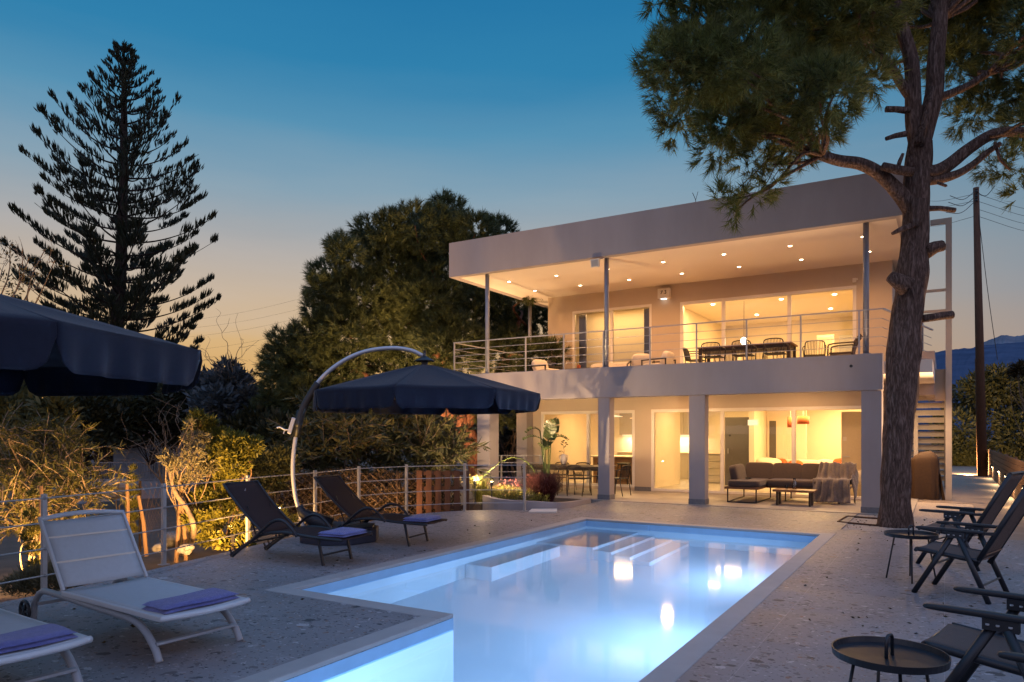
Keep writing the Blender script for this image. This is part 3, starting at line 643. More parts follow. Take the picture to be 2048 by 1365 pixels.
# ---- dark lounger
def dark_lounger(loc, rz):
    t = T('dark_lounger', 'dark brown sling lounger nearer the viewer, in front of the parasol base', 'sun lounger', loc, rz, 'dark loungers beside the parasol')
    W = .30; mt = M['black_metal']
    for s in (-1, 1):
        MB().tube(cr([(-.95, s*W, .02), (-.75, s*W, .16), (-.45, s*W, .32), (-.1, s*W, .37), (.25, s*W, .345), (.55, s*W, .33), (.80, s*W, .325)], 6), .019, 8).build('side_frame', mt, t, smooth=True)
        MB().tube(cr([(-.62, s*(W+.03), .22), (-.45, s*(W+.03), .36), (-.25, s*(W+.03), .50), (-.08, s*(W+.03), .52), (.06, s*(W+.03), .43), (.14, s*(W+.03), .34)], 6), .02, 8).build('arm', mt, t, smooth=True)
        MB().bar((.42, s*(W-.03), .33), (.50, s*(W-.03), 0), .028, .028).build('leg', mt, t)
        tb = MB().bar((-.98, s*W, .025), (-.62, s*W, .24), .03, .045)
        for k in range(4): tb.bar((-.97+.07*k, s*W, .05+.042*k), (-1.0+.07*k, s*W, .105+.042*k), .018, .014)
        tb.build('notched_leg', mt, t)
    for p_, q_ in (((.47, -W+.03, .12), (.47, W-.03, .12)), ((-.62, -W, .22), (-.62, W, .22)), ((-.3, -W, .345), (-.3, W, .345))): MB().bar(p_, q_, .02, .02).build('crossbar', mt, t)
    prof = cr([(-.42, 0, .34), (-.1, 0, .36), (.25, 0, .335), (.6, 0, .335), (.82, 0, .32)], 5)
    mb = MB(); vs = []; n = len(prof)
    for p in prof:
        for j in range(7): vs.append((p.x, -W+.01+(2*W-.02)*j/6, p.z+.012-.008*math.sin(PI*j/6)))
    mb.add(vs, [(i*7+j, i*7+j+1, i*7+j+8, i*7+j+7) for i in range(n-1) for j in range(6)])
    mb.build('seat_sling', M['sling_dark'], t, smooth=True, solid=.006)
    a, Lb, hx, hz = R(141), .92, -.42, .34
    a = R(139)
    bp = lambda u, y, off=0: (hx+math.cos(a)*u-off*math.sin(a), y, hz+math.sin(a)*u+off*math.cos(a))
    mb = MB(); vs = []
    for i in range(13):
        for j in range(7): vs.append(bp(Lb*i/12, -W+.01+(2*W-.02)*j/6, -.01*math.sin(PI*j/6)+.03*math.sin(PI*i/12)))
    mb.add(vs, [(i*7+j, i*7+j+1, i*7+j+8, i*7+j+7) for i in range(12) for j in range(6)])
    b = mb.build('backrest', M['sling_dark'], t, smooth=True, solid=.006)
    for s in (-1, 1): MB().tube([bp(Lb*k/8, s*W, .03*math.sin(PI*k/8)) for k in range(9)], .016, 8).build('back_rail', mt, b, smooth=True)
    MB().tube([bp(Lb, -W), bp(Lb, W)], .016, 8).build('head_rail', mt, b)
    for y in (-.2, .2): MB().bar((-.62, y, .22), bp(.5, y), .015, .015).build('back_support', mt, t)
    return t
DA = dark_lounger((-6.98, 6.52, 0), R(6))
DB = dup(DA, (-7.05, 8.20, 0), R(9), 'dark brown sling lounger farther from the viewer, behind the parasol base')
towel('folded_towel', 'folded violet blue towel on the nearer dark lounger', -6.41, 6.59, .352, .40, .50, R(7), 'folded blue towels on the loungers')
towel('folded_towel', 'folded violet blue towel on the farther dark lounger', -6.50, 8.30, .352, .40, .50, R(10), 'folded blue towels on the loungers')
# ---- cantilever parasol (origin under the hub)
def parasol(loc, rz, ang0, pole_ang, label):
    t = T('cantilever_parasol', label, 'parasol', loc, rz, 'navy cantilever parasols')
    Rr, zr, za = 1.76, 2.20, 2.67
    mb = MB(); vs = []; NR, NS = 8, 10
    A = [ang0+k*PI/4 for k in range(8)]
    def rim(k, s, r):      # point on the octagon edge k at fraction s, scaled r (0 apex..1 rim)
        a = Vector((math.cos(A[k]), math.sin(A[k]))); b = Vector((math.cos(A[(k+1) % 8]), math.sin(A[(k+1) % 8])))
        p = (a*(1-s)+b*s)*Rr*r
        z = za+(zr-za)*r**1.08 - .05*math.sin(PI*s)*math.sin(PI*min(1, r))*.8
        return (p.x, p.y, z)
    for k in range(8):
        for i in range(NR+1):
            for j in range(NS+1): vs.append(rim(k, j/NS, max(.06, i/NR)))
    st_ = (NR+1)*(NS+1)
    mb.add(vs, [(k*st_+i*(NS+1)+j, k*st_+i*(NS+1)+j+1, k*st_+(i+1)*(NS+1)+j+1, k*st_+(i+1)*(NS+1)+j) for k in range(8) for i in range(NR) for j in range(NS)])
    can = mb.build('canopy', M['navy'], t, smooth=True, solid=.004)
    for k in range(8):
        mb = MB(); vs = []; n, m = 30, 8
        for i in range(n+1):
            s = i/n; x, y, z = rim(k, s, 1.0)
            a = (A[k]+PI/8); ox, oy = math.cos(a), math.sin(a)
            e = min(1, min(s, 1-s)/.10); drop = .27*(.30+.70*(1-(1-e)**2.2)**.5)
            for j in range(m+1):
                q = j/m; wv_ = .022*q*math.sin(i*1.05+k*2)+.012*q*math.sin(i*.45+k)
                vs.append((x+ox*(.003+wv_-.02*q), y+oy*(.003+wv_-.02*q), z+.006-drop*q))
        mb.add(vs, [(i*(m+1)+j, i*(m+1)+j+1, (i+1)*(m+1)+j+1, (i+1)*(m+1)+j) for i in range(n) for j in range(m)])
        mb.build('valance', M['navy'], can, smooth=True, solid=.003)
    for k in range(8):
        c, s = math.cos(A[k]), math.sin(A[k])
        r_ = MB().bar((.05*c, .05*s, za-.06), ((Rr-.01)*c, (Rr-.01)*s, zr-.02), .018, .026).build('rib', M['alu'], t)
        MB().bar((.06*c, .06*s, za-.36), (.95*c, .95*s, zr+.145), .014, .02).build('strut', M['alu'], r_)
    MB().lathe([(.02, -.05), (.05, -.05), (.05, .04), (.13, .06), (.16, .035), (.16, .045), (.05, .10), (.022, .12), (.022, .2), (.001, .2)], (0, 0, za), 16).build('hub', M['black_plastic'], t)
    MB().lathe([(.001, -.42), (.06, -.42), (.06, -.30), (.001, -.30)], (0, 0, za), 16).build('runner', M['black_plastic'], t)
    MB().lathe([(.001, -.42), (.018, -.42), (.018, .2), (.001, .2)], (0, 0, za), 12).build('mast', M['alu'], t)
    D = 1.80; pd = Vector((math.cos(pole_ang), math.sin(pole_ang), 0))
    P = lambda s, z, off=0: pd*D*(1-s) + Vector((0, 0, z))
    pts = cr([P(.0, .2), P(-.035, .45), P(-.068, .70), P(-.085, 1.05), P(-.072, 1.42), P(-.03, 1.80), P(.05, 2.17), P(.15, 2.44), P(.31, 2.68), P(.50, 2.84), P(.72, 2.90), P(.88, 2.87), P(.985, 2.79)], 7)
    MB().tube(pts, .031, 14).build('pole', M['alu'], t, smooth=True)
    MB().tube([P(1.0, 2.83), P(1.0, 2.66)], .022, 10).build('hanger', M['alu'], t)
    sl = MB().tube(cr([P(-.045, 1.70), P(.0, 1.98), P(.07, 2.22), P(.12, 2.36)], 5), .056, 12).bar(P(-.06, 1.55), P(-.02, 1.95), .07, .10)
    sl.build('sleeve', M['black_plastic'], t, smooth=True)
    cx = P(-.105, 1.72); sd = Vector((-pd.y, pd.x, 0))
    cb = MB().bar(P(-.115, 1.60), P(-.075, 1.84), .045, .06).build('crank_box', M['alu'], t, bevel=.01)
    MB().tube([P(-.10, 1.66), P(-.15, 1.66), P(-.16, 1.60)], .009, 8).tube([P(-.15, 1.66), P(-.19, 1.70), P(-.215, 1.69)], .012, 8).build('crank_handle', M['alu'], cb)
    foot = MB().tube([P(0.22, .20), P(.10, .30), P(-.01, .42), P(-.035, .52)], [.16, .12, .075, .055], 12).build('pole_foot', M['black_plastic'], t, smooth=True)
    bc = pd*D*.70
    bp_ = [(bc.x+.60*math.cos(a), bc.y+.60*math.sin(a)) for a in [k*PI/4+.25 for k in range(8)]]
    ba = MB().prism(bp_, 0, .19); bq = [(bc.x+.54*math.cos(a), bc.y+.54*math.sin(a)) for a in [k*PI/4+.25 for k in range(8)]]
    ba.prism(bq, .191, .225); ba.build('base', M['navy_plastic'], t, bevel=.015)
    return t
parasol((-6.80, 8.73, 0), 0, R(-20), R(218), 'open navy parasol hung from a curved silver arm, between the dark loungers')
parasol((-5.86, 2.06, 0), 0, 0, R(238), 'open navy parasol over the white loungers, cut off by the left edge')
# ---- reclining armchairs (x forward)
def armchair(loc, rz):
    t = T('folding_armchair', 'black framed taupe recliner farthest from the viewer, nearest the pine', 'armchair', loc, rz, 'folding recliners along the right side')
    W, mt = .29, M['black_metal']
    for s in (-1, 1):
        y = s*W
        MB().tube([(.36, y, 0), (.02, y, .60)], .016, 8, flat=1.6).build('front_leg', mt, t, smooth=True)
        MB().tube([(-.30, y+s*.022, 0), (-.05, y+s*.022, .60)], .016, 8, flat=1.6).build('rear_leg', mt, t, smooth=True)
        arm = MB().pillow((.04, y+s*.012, .665), (.60, .052, .034), None, .35, 20, 10).build('armrest', mt, t, smooth=True)
        MB().box(-.10, y-.014, .59, .06, y+.028, .65).build('bracket', mt, arm)
        for q in (-.065, -.01, .035): MB().lathe([(.001, 0), (.009, 0), (.009, .008), (.001, .008)], (q, y+.03, .615), 8).build('bolt', M['alu'], arm)
        MB().tube(cr([(.33, y*.93, .445), (.30, y*.93, .44), (-.05, y*.93, .40), (-.22, y*.93, .385)], 3), .016, 8, flat=1.4).build('seat_rail', mt, t, smooth=True)
    for x_, z_, r_ in ((.345, .43, .018), (.20, .30, .010), (-.24, .16, .010)): MB().tube([(x_, -W*.95, z_), (x_, W*.95, z_)], r_, 8).build('crossbar', mt, t)
    mb = MB(); vs = []; prof = cr([(.36, 0, .43), (.33, 0, .455), (.1, 0, .428), (-.21, 0, .392)], 4); n = len(prof)
    for p in prof:
        for j in range(7): vs.append((p.x, (-W+.02+(2*W-.04)*j/6)*.94, p.z-.012*math.sin(PI*j/6)))
    mb.add(vs, [(i*7+j, i*7+j+1, i*7+j+8, i*7+j+7) for i in range(n-1) for j in range(6)])
    mb.build('seat_sling', M['sling_taupe'], t, smooth=True, solid=.008)
    a, Lb = R(118), .86
    bp = lambda u, y, off=0: (-.20+math.cos(a)*u-off*math.sin(a), y, .385+math.sin(a)*u+off*math.cos(a))
    mb = MB(); vs = []
    for i in range(14):
        for j in range(7): vs.append(bp(Lb*(.02+.95*i/13), (-W+.02+(2*W-.04)*j/6)*.94, .012-.012*math.sin(PI*j/6)))
    mb.add(vs, [(i*7+j, i*7+j+1, i*7+j+8, i*7+j+7) for i in range(13) for j in range(6)])
    b = mb.build('backrest', M['sling_taupe'], t, smooth=True, solid=.008)
    for s in (-1, 1):
        MB().tube([bp(-.10, s*W*.93), bp(Lb, s*W*.93)], .016, 8, flat=1.5).build('back_rail', mt, b, smooth=True)
        MB().bar((-.24, s*(W+.005), .655), bp(.31, s*W*.95), .018, .03).build('link', mt, b)
    MB().tube([bp(Lb, -W*.93), bp(Lb, W*.93)], .017, 8).build('head_rail', mt, b)
    MB().tube([bp(.09, -W*.9, .025), bp(.09, W*.9, .025)], .006, 6).build('stretcher', M['teak'], b)
    return t
AC = armchair((.14, 10.35, 0), R(180-17))
dup(AC, (.16, 8.48, 0), R(180-17), 'black framed taupe recliner second from the pine, beside the far tray table')
dup(AC, (.30, 4.74, 0), R(180-14), 'black framed taupe recliner in the right foreground, behind the near tray table')
dup(AC, (.46, 3.32, 0), R(180-12), 'black framed taupe recliner nearest the viewer, only an armrest inside the frame')
def tray_table(loc, rz, label):
    t = T('tray_table', label, 'side table', loc, rz, 'round black tray tables')
    MB().lathe([(.001, .475), (.245, .475), (.262, .480), (.266, .515), (.259, .515), (.252, .487), (.001, .484)], n=48).build('tray', M['black_metal'], t, smooth=False)
    for k in range(4):
        a = k*PI/2+.6; MB().tube([(.16*math.cos(a), .16*math.sin(a), .476), (.24*math.cos(a), .24*math.sin(a), 0)], .0085, 8).build('leg', M['black_metal'], t, smooth=True)
    MB().tube([(-.042, 0, .45), (-.042, 0, .565), (-.034, 0, .583), (-.018, 0, .592), (.018, 0, .592), (.034, 0, .583), (.042, 0, .565), (.042, 0, .45)], .009, 8).build('handle', M['black_metal'], t, smooth=True)
    return t
TT = tray_table((-.316, 9.02, 0), R(60), 'round black tray table on thin legs near the pine, beside the far recliners')
dup(TT, (-.237, 4.06, 0), R(75), 'round black tray table at the bottom right corner, nearest the viewer')
# ================================================================== POOL FENCE
FP = [(-7.35, -1.0), (-7.45, .8), (-7.60, 2.3), (-7.80, 3.80), (-8.18, 5.35), (-8.75, 7.05), (-9.02, 8.62), (-9.42, 10.1), (-9.18, 11.2), (-8.50, 12.25), (-7.45, 12.90)]
FN = T('cable_fence', 'low galvanised post and wire fence curving along the deck edge', 'fence', (-8.2, 6, 0))
for (x, y) in FP:
    p = MB().box(x-.022, y-.022, 0, x+.022, y+.022, .99).build('post', M['steel'], FN, True)
    MB().box(x-.05, y-.05, 0, x+.05, y+.05, .008).build('foot_plate', M['steel'], p, True)
    rg_ = MB()
    for z in (.17, .44, .70, .95): rg_.tube([(x+.035+.014*math.cos(q), y, z+.014*math.sin(q)) for q in [i*PI/4 for i in range(9)]], .004, 5, cap=False)
    rg_.build('eyelet', M['steel'], p, True)
for z in (.17, .44, .70, .95):
    MB().tube([(x+.022, y, z) for x, y in FP], .0085, 6).build('wire', M['steel'], FN, True)
# wooden fence with step lights on the right
WF = T('board_fence', 'low brown horizontal board fence with small step lights along the side path', 'fence', (1.5, 26, 0))
wb = MB()
for k in range(7): wb.box(1.475, 12.0, -.004+.143*k, 1.505, 34.0, .130+.143*k)
wb.build('boards', M['fence_wood'], WF, True, bevel=.004)
for y in range(13, 35, 3): MB().box(1.506, y, -.05, 1.57, y+.09, 1.02).build('post', M['fence_wood'], WF, True)
for y in (19.0, 21.8, 24.4, 27.4, 31.0):
    s_ = MB().box(1.44, y, .40, 1.474, y+.13, .49).build('step_light', M['black_metal'], WF, True)
    MB().box(1.446, y+.02, .392, 1.47, y+.11, .399).build('lens', M['lamp_garden'], s_, True)
    light('step_lamp', 'AREA', (1.40, y+.06, .40), 16, (1, .66, .34), .09, (0, R(-28), 0))
# ================================================================== TERRACE FURNITURE
def sofa_set():
    t = T('corner_sofa', 'brown cushioned outdoor corner sofa on a low teak base under the balcony', 'sofa', (-3.2, 17.9, .012))
    tk, mt = M['teak'], M['dark_brown_metal']
    MB().box(-4.38, 16.85, .325, -3.62, 18.6, .375).box(-3.615, 17.72, .325, -1.86, 18.6, .375).build('platform', tk, t, True, bevel=.006)
    for (x, y0, y1) in ((-4.32, 16.92, 18.5), (-3.68, 16.92, 18.5), (-3.2, 17.78, 18.5), (-2.05, 17.78, 18.5)):
        MB().tube([(x, y0, .325), (x, y0, .022), (x, y1, .022), (x, y1, .325)], .016, 6).build('leg', mt, t, True)
    MB().bar((-4.32, 16.92, .026), (-3.68, 16.92, .026), .03, .026).build('skid', mt, t, True)
    MB().pillow((-3.97, 17.50, .45), (.74, 1.25, .16), None, .22).build('seat_cushion', M['cushion_brown'], t, True, smooth=True)
    MB().pillow((-2.90, 17.92, .45), (1.40, .78, .16), None, .2).build('seat_cushion', M['cushion_brown'], t, True, smooth=True)
    rx = Matrix.Rotation(R(-12), 3, 'X'); ry = Matrix.Rotation(R(-12), 3, 'Y')
    for x, ww in ((-3.90, .64), (-3.25, .65), (-2.59, .65), (-2.02, .48)):
        MB().pillow((x, 18.33, .66), (ww+.03, .20, .46), rx, .24).build('back_cushion', M['cushion_brown'], t, True, smooth=True)
    MB().pillow((-4.25, 17.6, .65), (.20, .95, .44), ry, .35).build('back_cushion', M['cushion_brown'], t, True, smooth=True)
    return t
sofa_set()
th = T('throw_blanket', 'grey brown knitted throw draped over the right end of the corner sofa', 'blanket', (-2.1, 17.9, .012))
mb = MB(); vs = []; nu, nv = 44, 40
path = cr([(18.42, .50), (18.40, .82), (18.24, .90), (18.12, .72), (18.02, .565), (17.75, .555), (17.56, .545), (17.50, .38), (17.47, .18), (17.42, .05)], 5)
npth = len(path)
for i in range(npth):
    p = path[i]; u = i/(npth-1)
    for j in range(nv+1):
        v = j/nv; fold = .024*math.sin(v*26+u*5+2.2*math.sin(v*5))+.016*math.sin(v*53-u*7+1.7*math.sin(v*9+u*4))+.01*math.sin(u*31+v*17)
        x = -2.46+.66*v + .10*(1-u)*(v-.35) - .14*u*(1-v) + .02*math.sin(u*9+v*5)
        vs.append((x, p.x-fold*(.4+.9*u), p.y+.02+fold*.5*(1 if u < .6 else 0)))
mb.add(vs, [(i*(nv+1)+j, i*(nv+1)+j+1, (i+1)*(nv+1)+j+1, (i+1)*(nv+1)+j) for i in range(npth-1) for j in range(nv)])
mb.build('cloth', M['throw'], th, True, smooth=True, solid=.012)
mb = MB(); vs = []
for i in range(15):
    u = i/14
    for j in range(19):
        v = j/18; fold = .02*math.sin(v*22+u*4)
        vs.append((-1.80+.08*math.sin(u*2.2)+fold, 18.42-.62*v, .86-.32*v-.40*u-.12*u*v+.04*math.sin(3*v)))
mb.add(vs, [(i*19+j, i*19+j+1, (i+1)*19+j+1, (i+1)*19+j) for i in range(14) for j in range(18)])
mb.build('side_drape', M['throw'], th, True, smooth=True, solid=.012)
ct = T('coffee_table', 'low dark teak coffee table on flat legs in front of the corner sofa', 'coffee table', (-2.85, 16.95, .012))
MB().box(-3.28, 16.70, .315, -2.42, 17.22, .362).build('tabletop', M['teak'], ct, True, bevel=.006)
for x in (-3.2, -2.52): MB().box(x-.02, 16.76, .012, x+.02, 16.90, .315).box(x-.02, 17.04, .012, x+.02, 17.17, .315).build('leg', M['dark_wood'], ct, True, bevel=.004)
ca = T('carafe', 'clear glass water carafe on the coffee table', 'carafe', (-2.86, 16.95, .374))
MB().lathe([(.001, 0), (.045, 0), (.05, .05), (.045, .13), (.022, .18), (.022, .20), (.032, .235), (.028, .235), (.018, .2), (.018, .18), (.04, .13), (.045, .05), (.04, .006), (.001, .006)], n=20).build('body', M['glass_small'], ca, smooth=True)
gl = T('tumbler', 'small clear glass tumbler beside the carafe', 'glass', (-3.02, 16.93, .374))
MB().lathe([(.001, 0), (.03, 0), (.034, .085), (.031, .085), (.027, .005), (.001, .005)], n=16).build('body', M['glass_small'], gl, smooth=True)
ash = T('ashtray', 'small dark bowl lying on the chaise of the corner sofa', 'bowl', (-3.95, 17.35, .545))
MB().lathe([(.001, 0), (.06, 0), (.075, .03), (.065, .03), (.055, .008), (.001, .008)], n=18).build('body', M['black'], ash, smooth=True)
# ---- rope chair used on the terrace and the balcony (x forward)
def rope_chair():
    t = T('dining_chair', 'dark corded chair', 'chair', (0, 0, 0), 0)
    mt = M['dark_brown_metal']
    for s in (-1, 1):
        MB().tube([(.22, s*.24, 0), (.19, s*.235, .44), (.18, s*.255, .62), (.12, s*.265, .655), (-.12, s*.255, .655), (-.22, s*.23, .66)], .012, 7).build('front_leg', mt, t, smooth=True)
        MB().tube([(-.27, s*.21, 0), (-.19, s*.225, .44)], .012, 7).build('rear_leg', mt, t, smooth=True)
    MB().box(-.21, -.225, .43, .21, .225, .455).build('seat', M['black'], t, bevel=.012)
    MB().tube(cr([(-.19, -.225, .44), (-.235, -.22, .65), (-.265, -.20, .745), (-.273, -.11, .775), (-.275, 0, .78), (-.273, .11, .775), (-.265, .20, .745), (-.235, .22, .65), (-.19, .225, .44)], 4), .014, 7).build('back_frame', mt, t, smooth=True)
    cords = MB()
    for k in range(11):
        y = -.17+.034*k; cords.tube([(-.195, y*1.1, .45), (-.24, y, .65), (-.272, y*.95, .77)], .0065, 5)
    cords.build('back_cords', mt, t)
    return t
RC = rope_chair(); first = [True]
def put_chair(x, y, z, rz, label, grp):
    if first[0]:
        first[0] = False; o = RC; o.location = (x, y, z); o.rotation_euler = (0, 0, R(rz)); o['label'] = label; o['group'] = grp; return
    dup(RC, (x, y, z), R(rz), label, grp)
def dining_table(loc, sx_, sy_, label, top):
    t = T('dining_table', label, 'dining table', loc)
    MB().box(-sx_/2, -sy_/2, .705, sx_/2, sy_/2, .745).build('tabletop', M[top], t, bevel=.005)
    MB().box(-sx_/2+.06, -sy_/2+.06, .63, sx_/2-.06, sy_/2-.06, .70).build('apron', M['dark_wood'], t)
    for a in (-1, 1):
        for b in (-1, 1): MB().box(a*(sx_/2-.07)-.035, b*(sy_/2-.07)-.035, 0, a*(sx_/2-.07)+.035, b*(sy_/2-.07)+.035, .70).build('leg', M['dark_wood'], t)
    return t
dining_table((-8.62, 17.35, .012), 2.3, .95, 'dark outdoor dining table on the terrace behind the planter', 'dark_wood')
TG = 'corded chairs round the terrace table'
for i, x in enumerate((-9.4, -8.75, -8.05)):
    put_chair(x, 16.75, .012, 90, ['corded terrace chair at the near side of the table, left, behind the red grass', 'corded terrace chair at the near side of the table, middle', 'corded terrace chair at the near side of the table, beside the pillar'][i], TG)
    put_chair(x+.1, 17.98, .012, -90, ['corded terrace chair at the far side of the table, left of the vase', 'corded terrace chair at the far side of the table, right of the vase', 'corded terrace chair at the far side of the table, right end'][i], TG)
put_chair(-7.22, 17.30, .012, 172, 'corded terrace chair at the head of the table, seen right of the pillar', TG)
vz = T('vase', 'grey two handled ceramic vase holding a leafy sprig on the terrace table', 'vase', (-8.80, 17.35, .757))
MB().lathe([(.001, 0), (.05, 0), (.085, .08), (.095, .17), (.075, .25), (.045, .28), (.05, .30), (.04, .30), (.035, .27), (.001, .27)], n=22).build('body', M['ceramic'], vz, smooth=True)
for s in (-1, 1): MB().tube(cr([(s*.05, 0, .27), (s*.12, 0, .25), (s*.13, 0, .18), (s*.09, 0, .12)], 4), .011, 7).build('handle', M['ceramic'], vz, smooth=True)
sp = MB().tube(cr([(0, 0, .25), (.01, .01, .4), (-.02, 0, .55), (.0, 0, .66)], 4), .005, 5).tube(cr([(0, 0, .44), (.05, 0, .52), (.09, 0, .56)], 4), .004, 5).tube(cr([(0, 0, .33), (-.06, 0, .38), (-.11, 0, .37)], 4), .004, 5)
for (x, z, a) in ((0, .66, .3), (-.04, .62, 2.8), (.06, .60, .4), (.10, .56, -.2), (-.11, .37, 3.2), (.04, .50, .8), (-.06, .56, 2.6)):
    sp.pillow((x, 0, z), (.085, .03, .03), Matrix.Rotation(-a, 3, 'Y'), .9, 10, 6)
sp.build('sprig', M['leaf_dark'], vz)
# grill
gr = T('covered_grill', 'barbecue grill hidden under an olive brown cover below the outdoor stairs', 'grill', (-.42, 20.55, -.004))
mb = MB(); vs = []; nz_, na = 16, 48
for i in range(nz_+1):
    u = i/nz_; z = 1.16*u; sc = 1-.10*u - (.55*max(0, (u-.80)/.2)**2.2)
    for j in range(na):
        a = 2*PI*j/na; e = .5
        cx_, sy_ = math.copysign(abs(math.cos(a))**e, math.cos(a)), math.copysign(abs(math.sin(a))**e, math.sin(a))
        f = 1+.05*math.sin(a*9+u*2)*(1-u)+.02*math.sin(a*17)
        vs.append((.33*cx_*sc*f, .36*sy_*sc*f, z+.03*math.cos(a)*u))
mb.add(vs, [(i*na+j, i*na+(j+1) % na, (i+1)*na+(j+1) % na, (i+1)*na+j) for i in range(nz_) for j in range(na)]+[tuple(range(nz_*na, (nz_+1)*na))])
mb.build('cover', M['grill_cover'], gr, smooth=True)
pp = MB(); pp.bar((.40, -.25, 0), (.30, -.12, .62), .015, .10)
pp.build('cover_flap', M['grill_cover'], gr)
# drain frame by the pine
dg = T('drain_frame', 'flat rusty metal drain frame set in gravel left of the pine trunk', 'drain', (-1.35, 14.9, 0))
fr_ = MB(); A_ = [(-1.66, 14.25), (-1.02, 14.05), (-.98, 15.2), (-1.62, 15.3)]
for i in range(4): fr_.bar((*A_[i], .0), (*A_[(i+1) % 4], .0), .03, .03)
fr_.build('frame', M['pole_wood'], dg, True)
# ================================================================== BALCONY FURNITURE  (floor z = 3.2)
BZ = 3.06
dining_table((-4.28, 18.62, BZ), 2.28, .92, 'long dark dining table on the balcony behind the wire railing', 'teak')
BG = 'corded chairs round the balcony table'
for i, x in enumerate((-4.98, -4.24, -3.5)):
    put_chair(x, 19.33, BZ, -90, ['corded balcony chair at the far side of the table, left', 'corded balcony chair at the far side of the table, middle', 'corded balcony chair at the far side of the table, right'][i], BG)
    put_chair(x+.05, 17.92, BZ, 90, ['corded balcony chair at the near side of the table, left', 'corded balcony chair at the near side of the table, middle', 'corded balcony chair at the near side of the table, right'][i], BG)
put_chair(-5.55, 18.5, BZ, 0, 'corded balcony chair at the left head of the table, seen from the side', BG)
put_chair(-2.72, 18.85, BZ, 100, 'corded balcony chair standing apart right of the table with its back to the pool', BG)
ac2 = T('balcony_armchair', 'brown wooden armchair in profile at the right end of the balcony', 'armchair', (-2.05, 18.6, BZ), R(180))
for s in (-1, 1):
    MB().tube(cr([(.30, s*.27, 0), (.30, s*.27, .55), (.24, s*.27, .64), (-.05, s*.27, .66), (-.26, s*.27, .66)], 4), .018, 8).build('arm', M['dark_wood'], ac2, smooth=True)
    MB().tube(cr([(-.24, s*.24, 0), (-.22, s*.24, .45), (-.28, s*.24, .68), (-.37, s*.24, .82)], 4), .02, 8).build('rear_leg', M['dark_wood'], ac2, smooth=True)
MB().box(-.24, -.25, .40, .28, .25, .45).build('seat', M['dark_wood'], ac2, bevel=.01)
mb = MB(); P_ = cr([(-.22, 0, .45), (-.27, 0, .70), (-.33, 0, .76), (-.39, 0, .84)], 4)
mb.add([(p.x, y, p.z) for p in P_ for y in (-.23, .23)], [(2*i, 2*i+1, 2*i+3, 2*i+2) for i in range(len(P_)-1)])
mb.build('backrest', M['dark_wood'], ac2, solid=.03)
def lounge_chair(loc, rz, label, w_=.62):
    t = T('lounge_chair', label, 'lounge chair', loc, rz, 'cream cushioned lounge chairs on the balcony'); mt = M['dark_brown_metal']
    for s in (-1, 1):
        y = s*w_/2
        MB().bar((-.36, y, .48), (.34, y, .46), .035, .03).bar((.32, y, 0), (.32, y, .46), .03, .03, (0, 1, 0)).bar((-.34, y, 0), (-.34, y, .48), .03, .03, (0, 1, 0)).bar((-.34, y, .20), (.32, y, .24), .03, .03).build('side_frame', mt, t)
    for x_ in (-.34, .32): MB().bar((x_, -w_/2, .21), (x_, w_/2, .21), .03, .03).build('crossbar', mt, t)
    MB().pillow((.02, 0, .30), (.66, w_-.06, .16), Matrix.Rotation(R(-3), 3, 'Y'), .35).build('seat_cushion', M['cream'], t, smooth=True)
    MB().pillow((-.25, 0, .49), (.18, w_-.07, .40), Matrix.Rotation(R(-18), 3, 'Y'), .45).build('back_cushion', M['cream'], t, smooth=True)
    return t
LC = lounge_chair((-9.80, 18.2, BZ), R(-20), 'cream lounge chair at the left end of the balcony facing right')
dup(LC, (-6.45, 18.2, BZ), R(175), 'cream lounge chair on the balcony right of the steel post facing left')
dup(LC, (-7.1, 18.6, BZ), R(120), 'dark armed lounge chair mostly hidden between the sofa and the steel post')
bs = T('balcony_sofa', 'long cream sofa with low back in front of the left bedroom window', 'sofa', (-8.1, 19.3, BZ), R(-90))
MB().box(-.38, -.92, .05, .38, .92, .26).build('base', M['dark_brown_metal'], bs, bevel=.01)
for y in (-.5, .5): MB().pillow((.05, y, .33), (.72, .88, .16), None, .25).build('seat_cushion', M['cream'], bs, smooth=True)
MB().pillow((-.30, 0, .46), (.18, 1.85, .32), None, .25).build('backrest', M['cream'], bs, smooth=True)
lt = T('low_table', 'low dark slatted table on the balcony left of the steel post', 'coffee table', (-8.2, 17.5, BZ))
MB().box(-.52, -.32, .23, .52, .32, .27).build('tabletop', M['dark_wood'], lt, bevel=.005)
for a in (-.46, .46):
    for b in (-.27, .27): MB().box(a-.02, b-.02, 0, a+.02, b+.02, .23).build('leg', M['dark_wood'], lt)
cdl = T('candle_lantern', 'small reddish lantern on the low balcony table', 'lantern', (-8.45, 17.55, BZ+.272))
MB().lathe([(.001, 0), (.05, 0), (.05, .10), (.04, .12), (.001, .12)], n=14).build('body', M['orange_cloth'], cdl)
MB().tube(cr([(-.04, 0, .12), (-.03, 0, .17), (.03, 0, .17), (.04, 0, .12)], 4), .006, 6).build('handle', M['black'], cdl)
